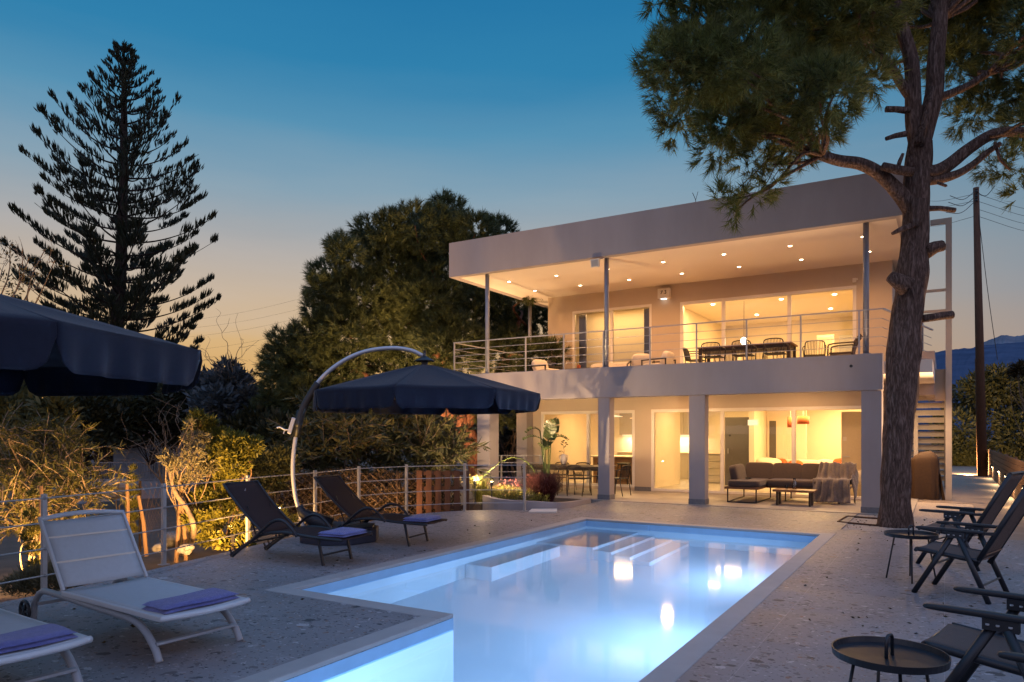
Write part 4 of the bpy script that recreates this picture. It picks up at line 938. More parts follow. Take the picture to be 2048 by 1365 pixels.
# ================================================================== INTERIOR
FZ = .03
isl = T('kitchen_island', 'oak kitchen island with pale worktop behind the left terrace window', 'kitchen island', (-8.4, 21.3, FZ))
MB().box(-9.6, 21.0, FZ, -7.45, 21.6, .86).build('body', M['oak'], isl, True)
MB().box(-9.7, 20.85, .862, -7.42, 21.7, .90).build('worktop', M['white_int'], isl, True, bevel=.004)
kc = T('kitchen_units', 'greige kitchen wall units with a glowing splashback strip', 'kitchen cabinet', (-8.6, 24.6, FZ))
MB().box(-10.2, 24.4, FZ, -7.2, 24.98, .92).build('base_cabinet', M['kitchen_grey'], kc, True)
MB().box(-10.2, 24.36, .922, -7.2, 24.98, .96).build('worktop', M['white_int'], kc, True)
for k in range(5): MB().box(-10.2+.6*k+.004, 24.6, 1.56, -9.6+.6*k-.004, 24.98, 2.5).build('wall_cabinet', M['kitchen_grey'], kc, True, bevel=.004)
MB().box(-10.1, 24.64, 1.545, -7.3, 24.9, 1.555).build('strip_light', M['lamp_strip'], kc, True)
light('cabinet_lamp', 'AREA', (-8.7, 24.75, 1.53), 45, (1, .76, .45), (2.8, .1))
def stool(loc, label):
    t = T('bar_stool', label, 'stool', loc, 0, 'dark bar stools at the kitchen island')
    MB().pillow((0, 0, .66), (.38, .36, .06), None, .4, 20, 8).build('seat', M['black'], t, smooth=True)
    for a in (-1, 1):
        for b in (-1, 1): MB().tube([(a*.13, b*.12, .65), (a*.19, b*.18, 0)], .013, 6).build('leg', M['black'], t)
    MB().tube([(a_*.17, b_*.16, .22) for a_, b_ in ((-1, -1), (1, -1), (1, 1), (-1, 1), (-1, -1))], .008, 5).build('foot_ring', M['black'], t)
    return t
S1 = stool((-7.75, 20.55, FZ), 'dark bar stool at the right end of the kitchen island')
dup(S1, (-8.35, 20.5, FZ), 0, 'dark bar stool hidden behind the pillar at the kitchen island')
dup(S1, (-9.0, 20.5, FZ), 0, 'dark bar stool at the left end of the kitchen island')
pl = T('pendant_lamp', 'thin white disc pendant lamp over the kitchen island', 'pendant lamp', (-8.2, 21.3, 2.08), 0)
MB().lathe([(.001, .05), (.05, .05), (.26, .012), (.26, 0), (.001, 0)], n=28).build('shade', M['lamp_soft'], pl)
MB().tube([(0, 0, .05), (0, 0, .54)], .006, 6).build('cord', M['frame_white'], pl)
dup(pl, (-9.0, 21.3, 2.14), 0, 'thin white disc pendant lamp left of the pillar')
for i, (x, y) in enumerate(((-7.85, 21.1), (-8.0, 21.2), (-9.05, 21.15))):
    g_ = T('wine_glass', ['red wine glass on the kitchen island, rightmost', 'red wine glass on the kitchen island beside the rightmost', 'red wine glass on the kitchen island left of the pillar'][i], 'glass', (x, y, .902), 0, 'wine glasses on the island')
    MB().lathe([(.001, 0), (.035, 0), (.006, .01), (.005, .09), (.038, .14), (.034, .20), (.001, .20)], n=14).build('bowl', M['glass_small'], g_, smooth=True)
    MB().lathe([(.001, .10), (.012, .10), (.034, .14), (.001, .142)], n=14).build('wine', M['orange_cloth'], g_)
kp = T('potted_plant', 'small green plant in a pale pot on the kitchen worktop', 'plant', (-8.55, 24.5, .962))
MB().lathe([(.001, 0), (.08, 0), (.10, .14), (.09, .14), (.001, .12)], n=16).build('pot', M['ceramic'], kp)
lf = MB()
for k in range(14):
    a = k*2.4; lf.tube(cr([(0, 0, .1), (.08*math.cos(a), .08*math.sin(a), .32), (.2*math.cos(a), .2*math.sin(a), .36+.1*math.sin(k))], 4), [.012]*8+[.002], 4, flat=.3)
lf.build('leaves', M['leaf_palm'], kp)
# entry cabinet with lamp
ec = T('hall_cabinet', 'greige drawer cabinet in the hall behind the middle glass door', 'cabinet', (-6.75, 23.2, FZ))
for k in range(4): MB().box(-7.1, 22.9, FZ+.02+.225*k, -5.6, 23.4, FZ+.235+.225*k).build('drawer', M['kitchen_grey'], ec, True, bevel=.004)
MB().box(-7.12, 22.86, FZ+.93, -5.58, 23.42, FZ+.96).build('top', M['white_int'], ec, True)
tl = T('table_lamp', 'glowing white table lamp on the hall cabinet', 'table lamp', (-6.84, 23.1, .992))
MB().lathe([(.001, 0), (.07, 0), (.07, .015), (.015, .03), (.015, .12), (.001, .12)], n=16).build('base', M['ceramic'], tl)
MB().lathe([(.13, .12), (.145, .12), (.145, .62), (.13, .62)], n=24).build('lamp_shade', M['lamp_soft'], tl, smooth=True)
hd = T('tall_panel', 'tall dark grey door panel behind the pillar in the hall', 'door', (-5.25, 22.0, FZ))
MB().box(-5.75, 22.2, FZ, -4.95, 22.26, 2.1).build('leaf', M['fridge'], hd, True)
MB().tube([(-5.65, 22.17, 1.0), (-5.65, 22.17, 1.15)], .012, 8).build('handle', M['alu'], hd, True)
MB().tube([(-5.6, 22.17, 1.55), (-5.6, 22.2, 1.55)], .03, 10).build('knob', M['black'], hd, True)
wd = T('indoor_sofa', 'cream sofa with an orange throw seen through the right glass door', 'sofa', (-3.0, 22.4, FZ))
MB().pillow((-3.1, 22.3, .25), (3.0, .9, .45), None, .2).build('seat', M['white_cloth'], wd, True, smooth=True)
MB().pillow((-3.1, 22.75, .52), (3.0, .22, .62), None, .25).build('backrest', M['white_cloth'], wd, True, smooth=True)
MB().pillow((-2.25, 22.62, .72), (1.05, .42, .36), None, .3, wob=.03).build('throw', M['orange_cloth'], wd, True, smooth=True)
MB().pillow((-4.6, 22.3, .45), (.22, .9, .55), None, .3).build('arm', M['white_cloth'], wd, True, smooth=True)
def scatter_cushion(x, y, z, mat, label, rz=0):
    t = T('cushion', label, 'cushion', (x, y, z), R(rz), 'cushions on the indoor sofa')
    MB().pillow((0, 0, 0), (.46, .18, .42), Matrix.Rotation(R(-15), 3, 'X'), .6).build('cover', M[mat], t, smooth=True)
scatter_cushion(-4.2, 22.45, .66, 'orange_cloth', 'orange cushion at the left end of the indoor sofa'); scatter_cushion(-3.75, 22.40, .62, 'orange_cloth', 'orange cushion right of the leftmost one on the indoor sofa', 12)
scatter_cushion(-2.95, 22.45, .66, 'white_cloth', 'cream patterned cushion near the mullion on the indoor sofa', -8)
bt = T('bed_throw', 'white crumpled throw over the left arm of the indoor sofa', 'blanket', (-4.55, 22.2, .7))
MB().pillow((-4.5, 22.15, .74), (.75, .8, .30), None, .7, wob=.06).build('cloth', M['white_cloth'], bt, True, smooth=True)
def pendant(loc, r, h, mat, label):
    t = T('pendant_lamp', label, 'pendant lamp', loc, 0, 'drum pendant lamps in the living room')
    MB().lathe([(r-.008, 0), (r, 0), (r, h), (r-.008, h)], n=24).build('lamp_shade', M[mat], t, smooth=True)
    MB().tube([(0, 0, h*.5), (0, 0, 2.62-loc[2])], .005, 5).build('cord', M['frame_white'], t)
pendant((-3.35, 21.2, 1.87), .16, .22, 'orange_cloth', 'orange drum pendant lamp right of the door mullion')
pendant((-3.75, 21.6, 1.78), .09, .30, 'orange_cloth', 'narrow orange pendant lamp beside the door mullion')
pendant((-4.70, 21.2, 1.84), .14, .16, 'lamp_soft', 'glowing white drum pendant lamp left of the door mullion')
pw = T('inner_window', 'tall narrow dark window in the inner wall behind the white pendant', 'window', (-4.45, 23.2, 1.2))
MB().box(-4.72, 23.26, .35, -4.12, 23.298, 2.1).build('frame', M['white_int'], pw, True)
MB().box(-4.66, 23.245, .5, -4.46, 23.258, 2.0).build('panel', M['fridge'], pw, True)
pf = T('framed_print', 'framed botanical print with a single dark pod on the living room wall', 'picture', (-2.2, 24.9, 1.5))
MB().box(-2.75, 24.94, .95, -1.95, 24.996, 2.05).build('frame', M['oak'], pf, True)
MB().box(-2.72, 24.93, .98, -1.98, 24.939, 2.02).build('sheet', M['white_int'], pf, True)
dr = MB().pillow((-2.40, 24.926, 1.45), (.10, .006, .17), None, .9, 14, 8).tube([(-2.40, 24.925, 1.52), (-2.38, 24.925, 1.66)], .008, 5).tube(cr([(-2.36, 24.925, 1.80), (-2.28, 24.925, 1.76), (-2.16, 24.925, 1.82)], 4), .014, 5)
dr.build('drawing', M['black'], pf, True)
dl = T('open_door', 'beige open door leaf with lever handle beside the right pillar', 'door', (-1.9, 20.5, FZ))
MB().box(-2.25, 20.0, FZ, -1.38, 20.05, 2.16).build('leaf', M['blind'], dl, True)
hh = MB().tube([(-2.20, 19.99, 1.02), (-2.20, 19.95, 1.02), (-2.05, 19.95, 1.02)], .012, 8).lathe([(.001, 0), (.03, 0), (.03, .01), (.001, .01)], (-2.2, 19.985, .9), 10)
hh.build('handle', M['alu'], dl, True)
MB().box(-2.21, 19.985, 1.42, -2.13, 19.999, 1.52).build('keypad', M['frame_white'], dl, True)
wb_ = T('white_armchair', 'white round edged seat behind the open door at the right pillar', 'armchair', (-1.75, 19.6, FZ))
MB().pillow((-1.68, 19.65, .52), (.5, .5, .36), None, .6).build('seat', M['white_cloth'], wb_, True, smooth=True)
MB().lathe([(.001, 0), (.16, 0), (.03, .03), (.03, .38), (.001, .38)], (-1.68, 19.65, FZ), 16).build('base', M['alu'], wb_, True)
# upper dining room
pg = T('globe_pendant', 'bright globe pendant lamp inside the upper dining room', 'pendant lamp', (-4.95, 21.2, 4.27))
MB().pillow((0, 0, 0), (.20, .20, .20), None, 1.0, 18, 12).build('globe', M['lamp_globe'], pg, smooth=True)
MB().tube([(0, 0, .1), (0, 0, 1.15)], .006, 6).build('cord', M['black'], pg)
ug = T('upper_cupboards', 'grey cupboards along the wall of the upper room', 'cabinet', (-2.4, 24, BZ))
for k in range(3): MB().box(-2.9+.52*k, 25.2, BZ, -2.4+.52*k, 25.98, 4.75).build('door', M['coping'], ug, True, bevel=.004)
ud = T('room_door', 'pale panelled door with white frame in the upper room', 'door', (-3.0, 23, BZ))
MB().box(-3.45, 24.4, BZ+.01, -2.95, 24.45, 4.7).build('frame', M['white_int'], ud, True)
MB().box(-3.40, 24.375, BZ+.02, -3.0, 24.398, 4.62).build('leaf', M['blind'], ud, True)
ush = T('sideboard', 'low pale sideboard inside the upper room behind the table', 'sideboard', (-5.6, 22, BZ))
MB().box(-5.95, 21.6, BZ+.01, -5.2, 22.0, 4.0).build('body', M['white_int'], ush, True, bevel=.01)
for k in range(2): MB().box(-5.94+.37*k, 21.585, BZ+.05, -5.59+.37*k, 21.598, 3.95).build('door', M['blind'], ush, True)
# ================================================================== VEGETATION
def unit(v): return v/np.maximum(1e-9, np.linalg.norm(v, axis=1, keepdims=True))
def rnd_unit(n): return unit(RNG.normal(size=(n, 3)))
def leaf_quads(P, D, L, W, curl=.0):
    n = len(P); D = unit(D); S = unit(np.cross(D, rnd_unit(n)))
    L = np.broadcast_to(np.asarray(L, float), (n,))[:, None]; W = np.broadcast_to(np.asarray(W, float), (n,))[:, None]
    mid = P+D*L*.45; up = np.cross(S, D)
    V = np.stack([P, mid+S*W*.5+up*L*curl, P+D*L, mid-S*W*.5+up*L*curl], 1).reshape(-1, 3)
    return V, np.arange(4*n)
def needle_tris(P, D, L, W):
    n = len(P); D = unit(D); S = unit(np.cross(D, rnd_unit(n)))*np.broadcast_to(np.asarray(W, float), (n,))[:, None]*.5
    V = np.stack([P-S, P+S, P+D*np.broadcast_to(np.asarray(L, float), (n,))[:, None]], 1).reshape(-1, 3)
    return V, np.arange(3*n)
def lobes_points(lobes, dens, up=.35, inner=.68):
    Ps, Ds = [], []
    for c, r, fl in lobes:
        n = max(8, int(dens*r*r)); u = rnd_unit(n)
        rad = r*(inner+(1-inner)*RNG.random(n)**.6)*(1+.16*np.sin(u[:, 0]*5+c[0]*3)*np.cos(u[:, 2]*4+c[1]))
        p = np.asarray(c)[None]+u*rad[:, None]*np.array([1, 1, fl])[None]
        Ps.append(p); Ds.append(unit(u+np.array([0, 0, up])+.25*RNG.normal(size=(n, 3))))
    return np.concatenate(Ps), np.concatenate(Ds)
def tufted(name, mat, parent, lobes, dens, nn, L, W, spread=.75, up=.35):
    P, D = lobes_points(lobes, dens, up)
    # each tuft is a short shoot: needles set along it
    k = len(P); P2 = np.repeat(P, nn, 0); D2 = np.repeat(D, nn, 0)
    along = RNG.random((k*nn, 1))*L*.9
    nd = unit(D2+spread*rnd_unit(k*nn))
    V, f = needle_tris(P2+D2*along, nd, L*(.7+.5*RNG.random(k*nn)), W)
    return npmesh(name, V, f, 3, mat, parent)
def limb_to(mb, p, q, r0, r1, sag=.12):
    p, q = Vector(p), Vector(q); d = (q-p).length
    m1 = p.lerp(q, .35)+Vector((random.uniform(-1, 1), random.uniform(-1, 1), random.uniform(-.4, 1)))*d*sag
    m2 = p.lerp(q, .7)+Vector((random.uniform(-1, 1), random.uniform(-1, 1), random.uniform(-.4, 1)))*d*sag*.8
    pts = cr([p, m1, m2, q], 3); n = len(pts)
    mb.tube(pts, [r0+(r1-r0)*i/(n-1) for i in range(n)], 6)
# ---- foreground pine
PD = 12.55
PT = T('pine_tree', 'tall pine with thick bare trunk and cut stubs in front of the villa', 'tree', (-.72, 14.3, -.02))
def P12(px, py, dd=0): return at(px, py, PD+dd)
tp = [(1790, 1056), (1790, 1020), (1792, 940), (1796, 870), (1802, 790), (1806, 720), (1812, 650), (1820, 590), (1824, 545), (1829, 490), (1832, 430), (1833, 380), (1836, 330), (1840, 285)]
wr = [32, 28, 26, 27, 29.5, 30, 28, 27, 30, 25, 23.5, 24, 23.5, 22]
tpts = cr([P12(*p) for p in tp], 5)
rads = np.interp(np.linspace(0, 1, len(tpts)), np.linspace(0, 1, len(wr)), [w_*PD/1440 for w_ in wr])
tm = MB(); tm.tube(tpts, [float(r) for r in rads], 22)
for i in range(len(tm.v)):   # bark plates: real relief on the trunk
    pass
tv = []
cidx = np.repeat(np.arange(len(tpts)), 22)
for i, v in enumerate(tm.v):
    c = tpts[min(cidx[i] if i < len(cidx) else 0, len(tpts)-1)]; d = Vector(v)-c; a = math.atan2(d.y, d.x)
    tv.append(tuple(c+d*(1+.05*math.sin(a*7+c.z*3)+.035*math.sin(a*13-c.z*5)+.03*math.sin(c.z*9+a*2))))
tm.v = tv
trunk = tm.build('trunk', M['bark_pine'], PT, True, smooth=True)
def branch(pts, r, name='branch', mat='bark_pine', par=None, n=10):
    ps = cr([P12(*p) for p in pts], 5); k = len(ps); rr = np.interp(np.linspace(0, 1, k), np.linspace(0, 1, len(r)), [q*PD/1440 for q in r])
    return MB().tube(ps, [float(q) for q in rr], n).build(name, M[mat], par or PT, True, smooth=True)
branch([(1830, 425), (1812, 402), (1785, 372), (1755, 345), (1720, 328), (1680, 322), (1645, 312), (1600, 296, .5), (1560, 270, .7)], [20, 17, 14, 13, 12, 11, 10, 8, 5])
branch([(1838, 345), (1870, 345), (1900, 328), (1935, 300), (1975, 274), (2010, 264), (2060, 266), (2120, 270)], [16, 15, 13, 12, 11, 10, 10, 8])
branch([(1842, 362), (1880, 358), (1915, 348), (1945, 330), (1975, 305), (2000, 288)], [11, 10, 8, 7, 6, 5])
branch([(1838, 300), (1828, 250), (1826, 190), (1822, 120), (1800, 40), (1780, -60)], [17, 16, 15, 14, 12, 8])
branch([(1840, 292), (1852, 250), (1868, 190), (1872, 120), (1880, 40), (1890, -60)], [19, 18, 17, 16, 14, 9])
branch([(1868, 200), (1900, 188), (1940, 170), (1975, 148), (2030, 120)], [9, 8, 7, 7, 5])
branch([(1826, 200), (1800, 165), (1780, 130), (1740, 90)], [11, 9, 8, 6])
for pts, r in (([(1818, 222), (1790, 219), (1772, 219)], [7, 6, 6]), ([(1812, 268), (1790, 272), (1772, 278)], [6, 5, 4]), ([(1825, 345), (1795, 340), (1765, 333)], [9, 9, 8]), ([(1795, 338), (1800, 322), (1806, 308)], [4, 4, 3]),
               ([(1850, 418), (1880, 417), (1910, 421)], [6, 5, 5]), ([(1822, 452), (1800, 460), (1784, 468)], [6, 5, 3]), ([(1850, 505), (1870, 495), (1885, 492)], [15, 12, 11]), ([(1815, 575), (1795, 562), (1780, 553)], [20, 15, 11]),
               ([(1845, 638), (1880, 633), (1905, 630)], [8, 8, 8]), ([(1838, 400), (1832, 440), (1828, 455)], [13, 11, 7]), ([(1838, 290), (1866, 186), (1869, 176)], [10, 8, 8]), ([(1990, 285), (2000, 320), (2020, 340)], [3, 3, 2]), ([(1875, 366), (1892, 372), (1893, 374)], [3, 3, 2])):
    ps = [P12(p[0], p[1], -.22 if p[0] < 1845 else -.1) for p in pts]
    MB().tube(ps, [q*PD/1440 for q in r], 9).build('stub', M['bark_pine'], PT, True, smooth=True)
LB_ = [(1400, 50, 85), (1385, 140, 78), (1365, 205, 58), (1470, 130, 92), (1470, 225, 82), (1440, 290, 52), (1550, 60, 100), (1565, 170, 95), (1560, 265, 68), (1640, 70, 100), (1640, 190, 78), (1640, 262, 44),
       (1700, 120, 74), (1505, 318, 42), (1590, 300, 38), (1720, 30, 88), (1742, 165, 36), (1355, 250, 40), (1340, 175, 42), (1345, 100, 46),
       (1500, -70, 120), (1400, -50, 80), (1640, -90, 130), (2110, 40, 100), (2140, 180, 100), (2080, 250, 50),
       (1440, 402, 24), (1478, 398, 26), (1512, 394, 24), (1540, 366, 26), (1470, 424, 16), (1548, 330, 20)]
LBK = [(1810, 15, 88), (1900, 40, 95), (1990, 50, 105), (1935, 150, 72), (2020, 160, 85), (1965, 212, 46), (2040, 245, 42), (1990, 330, 30), (2035, 330, 42), (2045, 385, 24), (1800, 105, 36), (1925, 240, 30), (1900, 110, 50), (1800, -90, 130), (1960, -90, 140), (1770, 60, 50)]
lobes = []
for (px, py, r) in LB_:
    small = r < 30; dd = random.uniform(-2.0, 1.6) if not small else -.8
    c = P12(px, py, dd); lobes.append((c, r*(PD+dd)/1440*.86, .82))
    if r > 60:
        for q in range(3):
            c2 = c+Vector((random.uniform(-1, 1), random.uniform(-1, 1), random.uniform(-.7, .7)))*r*PD/1440*.7; lobes.append((c2, r*PD/1440*.42, .9))
for (px, py, r) in LBK:
    dd = random.uniform(.9, 2.6); c = P12(px, py, dd); lobes.append((c, r*(PD+dd)/1440*.86, .82))
for q in range(10):   # unseen top and back of the crown
    lobes.append((Vector((-.7+random.uniform(-2.4, 2.4), 14.6+random.uniform(-.5, 3), 11+random.uniform(-.8, 1.5))), random.uniform(.8, 1.2), .8))
tw = MB()
anchors = [P12(1645, 312), P12(1720, 328), P12(1800, 40), P12(1822, 120), P12(1880, 40), P12(1872, 120), P12(1975, 274), P12(1740, 90), P12(1975, 148), P12(1560, 270, .7), P12(2060, 266)]
for c, r, fl in lobes:
    if r < .5 and random.random() < .4: continue
    a = min(anchors, key=lambda q: (q-Vector(c)).length); limb_to(tw, a, c, .035+.012*r, .012, .1)
for p, q in (((1560, 300), (1478, 398)), ((1570, 300), (1512, 394)), ((1540, 320), (1445, 402)), ((1590, 300), (1540, 366))): limb_to(tw, P12(*p, 0), P12(*q, -.8), .012, .005, .05)
tw.build('twigs', M['bark_pine'], PT, True, smooth=True)
tufted('crown', M['needle'], PT, lobes, 400, 34, .19, .0125, .82, .25)
# ---- stone pine behind the villa
SPD = 24.5
SP = T('stone_pine', 'broad dense pine with reddish leaning trunk left of the villa and behind its corner', 'tree', tuple(gp(948, 975, -.3)))
def P24(px, py, dd=0): return at(px, py, SPD+dd)
def sbr(pts, r, name):
    ps = cr([P24(*p) for p in pts], 4); k = len(ps); rr = np.interp(np.linspace(0, 1, k), np.linspace(0, 1, len(r)), [q*SPD/1440 for q in r])
    return MB().tube(ps, [float(q) for q in rr], 10).build(name, M['bark_red'], SP, True, smooth=True)
sbr([(962, 985), (955, 930), (940, 880), (918, 838), (905, 790), (900, 740), (895, 680), (880, 600), (875, 500)], [22, 20, 19, 18, 13, 11, 9, 7, 4], 'trunk')
sbr([(922, 845), (890, 826), (840, 812), (780, 790), (720, 740)], [12, 11, 9, 7, 4], 'branch')
sbr([(930, 860), (945, 830), (970, 790), (1010, 720), (1040, 640)], [12, 11, 9, 7, 4], 'branch')
sbr([(900, 740), (850, 680), (780, 620), (700, 560)], [8, 7, 5, 3], 'branch')
SL = [(895, 430, 32), (830, 452, 45), (780, 465, 38), (745, 460, 28), (880, 470, 60), (950, 470, 45), (1000, 468, 30), (720, 520, 48), (690, 505, 28), (800, 530, 75), (660, 560, 40), (640, 575, 24), (720, 600, 70), (640, 620, 30), (850, 600, 85), (930, 540, 70),
      (990, 540, 60), (800, 660, 70), (690, 660, 60), (900, 690, 70), (960, 640, 70), (1030, 600, 55), (1060, 660, 55), (1000, 700, 50), (620, 680, 42), (575, 690, 34), (600, 740, 55), (550, 745, 28), (660, 740, 60), (560, 790, 40), (620, 800, 50), (540, 820, 28), (700, 800, 45), (760, 730, 50), (850, 740, 40), (1050, 560, 40), (1000, 810, 50), (1050, 780, 45), (1080, 720, 40), (580, 850, 40)]
sl = []
for px, py, r in SL:
    dd = random.uniform(-2.6, 2.2); c = P24(px, py, dd); sl.append((c, r*(SPD+dd)/1440*.98, .86))
    for q in range(3 if r > 40 else 2):
        sl.append((c+Vector((random.uniform(-1, 1), random.uniform(-1, 1), random.uniform(-.6, .9)))*r*SPD/1440*.75, r*SPD/1440*.46, .85))
tw = MB(); anchors = [P24(895, 680), P24(880, 600), P24(780, 620), P24(720, 740), P24(1010, 720), P24(1040, 640), P24(700, 560), P24(840, 812)]
for c, r, fl in sl:
    if r > .6:
        a = min(anchors, key=lambda q: (q-Vector(c)).length); limb_to(tw, a, c, .05, .015, .12)
tw.build('twigs', M['bark_red'], SP, True)
tufted('crown', M['needle2'], SP, sl, 330, 32, .22, .021, .78, .45)
# ---- Norfolk Island pine
AD = 34.0
AP = T('norfolk_pine', 'tall dark symmetrical Norfolk Island pine with tiers of upturned branches against the sunset', 'tree', tuple(gp(207, 985, -1.4)) if False else tuple(at(207, 940, AD)))
def PA(px, py, dd=0): return at(px, py, AD+dd)
tpA = cr([PA(207, 960), PA(210, 860), PA(228, 720), PA(240, 560), PA(246, 400), PA(248, 250), PA(248, 150), PA(248, 92)], 6)
k = len(tpA); MB().tube(tpA, [float(np.interp(i/(k-1), [0, .25, .6, 1], [.42, .34, .20, .03])) for i in range(k)], 12).build('trunk', M['bark_dark'], AP, True, smooth=True)
AV, bm = [], MB()
FWv = Vector((FW[0], FW[1], 0)); RTv = Vector((RT[0], RT[1], 0))
def trunk_at(py):
    best = min(tpA, key=lambda p: abs((Y0-(p.z-CH)*1440/AD)-py)); return best.copy()
tiers = list(np.concatenate([np.linspace(104, 250, 7), np.linspace(280, 900, 25)]))
for ti, py in enumerate(tiers):
    o = trunk_at(py); o.z = CH+(Y0-py)/1440*AD
    reach = float(np.interp(py, [95, 112, 150, 200, 285, 400, 560, 700, 900], [9, 20, 44, 66, 112, 172, 184, 196, 195]))*AD/1440
    nb = 5
    for b in range(nb):
        a = b*2*PI/nb+ti*1.05+random.uniform(-.25, .25); Ln = reach*random.uniform(.74, 1.0)
        dv = RTv*math.cos(a)+FWv*math.sin(a)
        rise = float(np.interp(py, [100, 300, 400, 560, 700, 900], [1.0, .82, .54, .50, .50, .25]))*random.uniform(.9, 1.1)
        pts = cr([o, o+dv*Ln*.35+Vector((0, 0, Ln*.06*rise*2)), o+dv*Ln*.7+Vector((0, 0, Ln*.26*rise*1.6)), o+dv*Ln+Vector((0, 0, Ln*.52*rise*1.6))], 6)
        n = len(pts); bm.tube(pts, [max(.012, .055*(1-i/n)) for i in range(n)], 5)
        sidev = Vector((0, 0, 1)).cross(dv)
        # clumps of rope-like branchlets, upturned, fuller toward the tip
        s = float(np.interp(py, [100, 260, 420, 650], [.15, .42, .30, .15]))*random.uniform(.7, 1.2)
        while s < 1.0:
            cl = min(.16, .45/Ln); full = random.random() < (.93 if s > .55 else .62)
            if full:
                m = int((12+20*min(1, Ln/4))*(1.35 if py > 430 else 1))
                for q in range(m):
                    t = min(.999, s+random.random()*cl); p = pts[min(n-1, int(t*(n-1)))].lerp(pts[min(n-1, int(t*(n-1))+1)], (t*(n-1)) % 1)
                    lat = random.uniform(-1, 1); wd = .55*(1-max(0, t-.55)*1.6)*min(1, Ln/3)
                    base = p+sidev*lat*wd*.8+dv*random.uniform(-.1, .1)
                    up = Vector((0, 0, 1))*random.uniform(.55, 1.1)+dv*random.uniform(.05, .45)+sidev*lat*.5
                    ln = random.uniform(.28, .58)*(1-.45*max(0, t-.6))*min(1, .4+Ln/4)
                    AV.append((base, up.normalized(), ln))
            s += cl*random.uniform(.95, 1.7)
bm.build('branches', M['bark_dark'], AP, True)
P_ = np.array([tuple(a[0]) for a in AV]); D_ = np.array([tuple(a[1]) for a in AV]); L_ = np.array([a[2] for a in AV])
Va, fa = leaf_quads(P_, D_, L_, .060); Vb, fb = leaf_quads(P_, D_+.12*rnd_unit(len(P_)), L_*.95, .060)
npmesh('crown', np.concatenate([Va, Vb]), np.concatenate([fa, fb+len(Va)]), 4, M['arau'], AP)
# ---- generic bushes
def bush(name, label, cat, base, lobes, mat, n, L, W, up=.5, stem='twig', group=None, nst=7, out=.8, inner=.35, droop=0, curl=.08):
    t = T(name, label, cat, tuple(base), 0, group)
    tot = sum(r**2 for c, r, f in lobes); Ps, Ds = [], []
    for c, r, f in lobes:
        k = max(6, int(n*r*r/tot)); u = rnd_unit(k); rad = r*(inner+(1-inner)*RNG.random(k)**.55)*(1+.2*np.sin(u[:, 0]*6+c[2]*3)*np.cos(u[:, 2]*5))
        Ps.append(np.asarray(c)[None]+u*rad[:, None]*np.array([1, 1, f])[None]); Ds.append(unit(u*out+np.array([0, 0, up])+.5*RNG.normal(size=(k, 3))))
    P, D = np.concatenate(Ps), np.concatenate(Ds)
    V, f = leaf_quads(P, D, L*(.6+.7*RNG.random(len(P))), W, curl)
    npmesh('foliage', V, f, 4, M[mat], t)
    sb = MB(); b = Vector(base)
    for c, r, f in lobes[:nst*3]:
        limb_to(sb, b+Vector((random.uniform(-.08, .08), random.uniform(-.08, .08), 0)), c, .012+.012*r, .005, .1)
    sb.build('stems', M[stem], t, True)
    return t
def lob(px, py, r, d, dz=0): return (at(px, py, d+dz), r*d/1440, .9)
def cluster(spots, d, jit=.5):
    out = []
    for px, py, r in spots:
        out.append(lob(px, py, r, d+random.uniform(-jit, jit)))
        for q in range(2): out.append((out[-1 if q == 0 else -2][0]+Vector((random.uniform(-1, 1), random.uniform(-1, 1), random.uniform(-.6, 1)))*r*d/1440*.8, r*d/1440*.5, .9))
    return out
# lancet leaved shrub at the left: leaves along arching shoots
def shoots(name, label, cat, base, spots, d, mat, nsh, Ls, leafL, leafW, stem='twig', jit=.7, group=None):
    t = T(name, label, cat, tuple(base), 0, group); Ps, Ds = [], []; sb = MB(); b = Vector(base)
    for px, py, r in spots:
        c = at(px, py, d+random.uniform(-jit, jit)); limb_to(sb, b, c, .025, .01, .08)
        for q in range(nsh):
            u = Vector((random.gauss(0, 1), random.gauss(0, 1), random.gauss(.5, .7))).normalized(); st_ = c+Vector((random.gauss(0, 1), random.gauss(0, 1), random.gauss(0, .8)))*r*d/1440*.5
            e = st_+u*Ls*random.uniform(.6, 1.2); m = st_.lerp(e, .5)+Vector((0, 0, .06))
            pts = cr([st_, m, e], 4); sb.tube(pts, [.006]*(len(pts)-1)+[.003], 4, cap=False)
            for k in range(26):
                tt = .15+.85*k/26; p = pts[min(len(pts)-1, int(tt*(len(pts)-1)))]
                v = Vector((random.gauss(0, 1), random.gauss(0, 1), random.gauss(0, 1))).normalized()
                Ps.append(tuple(p+Vector((random.gauss(0, .012), random.gauss(0, .012), random.gauss(0, .012))))); Ds.append(tuple(u*.75+v*.75-Vector((0, 0, .1))))
    V, f = leaf_quads(np.array(Ps), np.array(Ds), leafL*(.6+.6*RNG.random(len(Ps))), leafW, .06)
    npmesh('foliage', V, f, 4, M[mat], t); sb.build('stems', M[stem], t, True)
    return t
GZ = -.45
shoots('oleander', 'large oleander with long narrow leaves lit amber behind the fence at the left edge', 'shrub', at(75, 1085, 10.6), [(20, 930, 40), (70, 920, 45), (110, 915, 40), (150, 945, 35), (40, 980, 50), (100, 980, 55), (150, 1000, 45), (10, 1040, 45), (70, 1050, 45), (130, 1050, 40), (170, 990, 25), (95, 880, 20), (15, 880, 25)], 10.3, 'leaf_ole', 20, .55, .16, .0165)
bush('rosemary', 'upright rosemary like shrub climbing the first fence post at left', 'shrub', gp(72, 1178, GZ), [lob(70, 1165, 16, 8.7), lob(72, 1135, 14, 8.7), lob(66, 1100, 13, 8.7), lob(70, 1060, 12, 8.7), lob(62, 1030, 10, 8.7), lob(66, 990, 8, 8.7), lob(78, 965, 6, 8.7), lob(55, 1075, 10, 8.7)], 'leaf_cyp', 2600, .06, .012, .9)
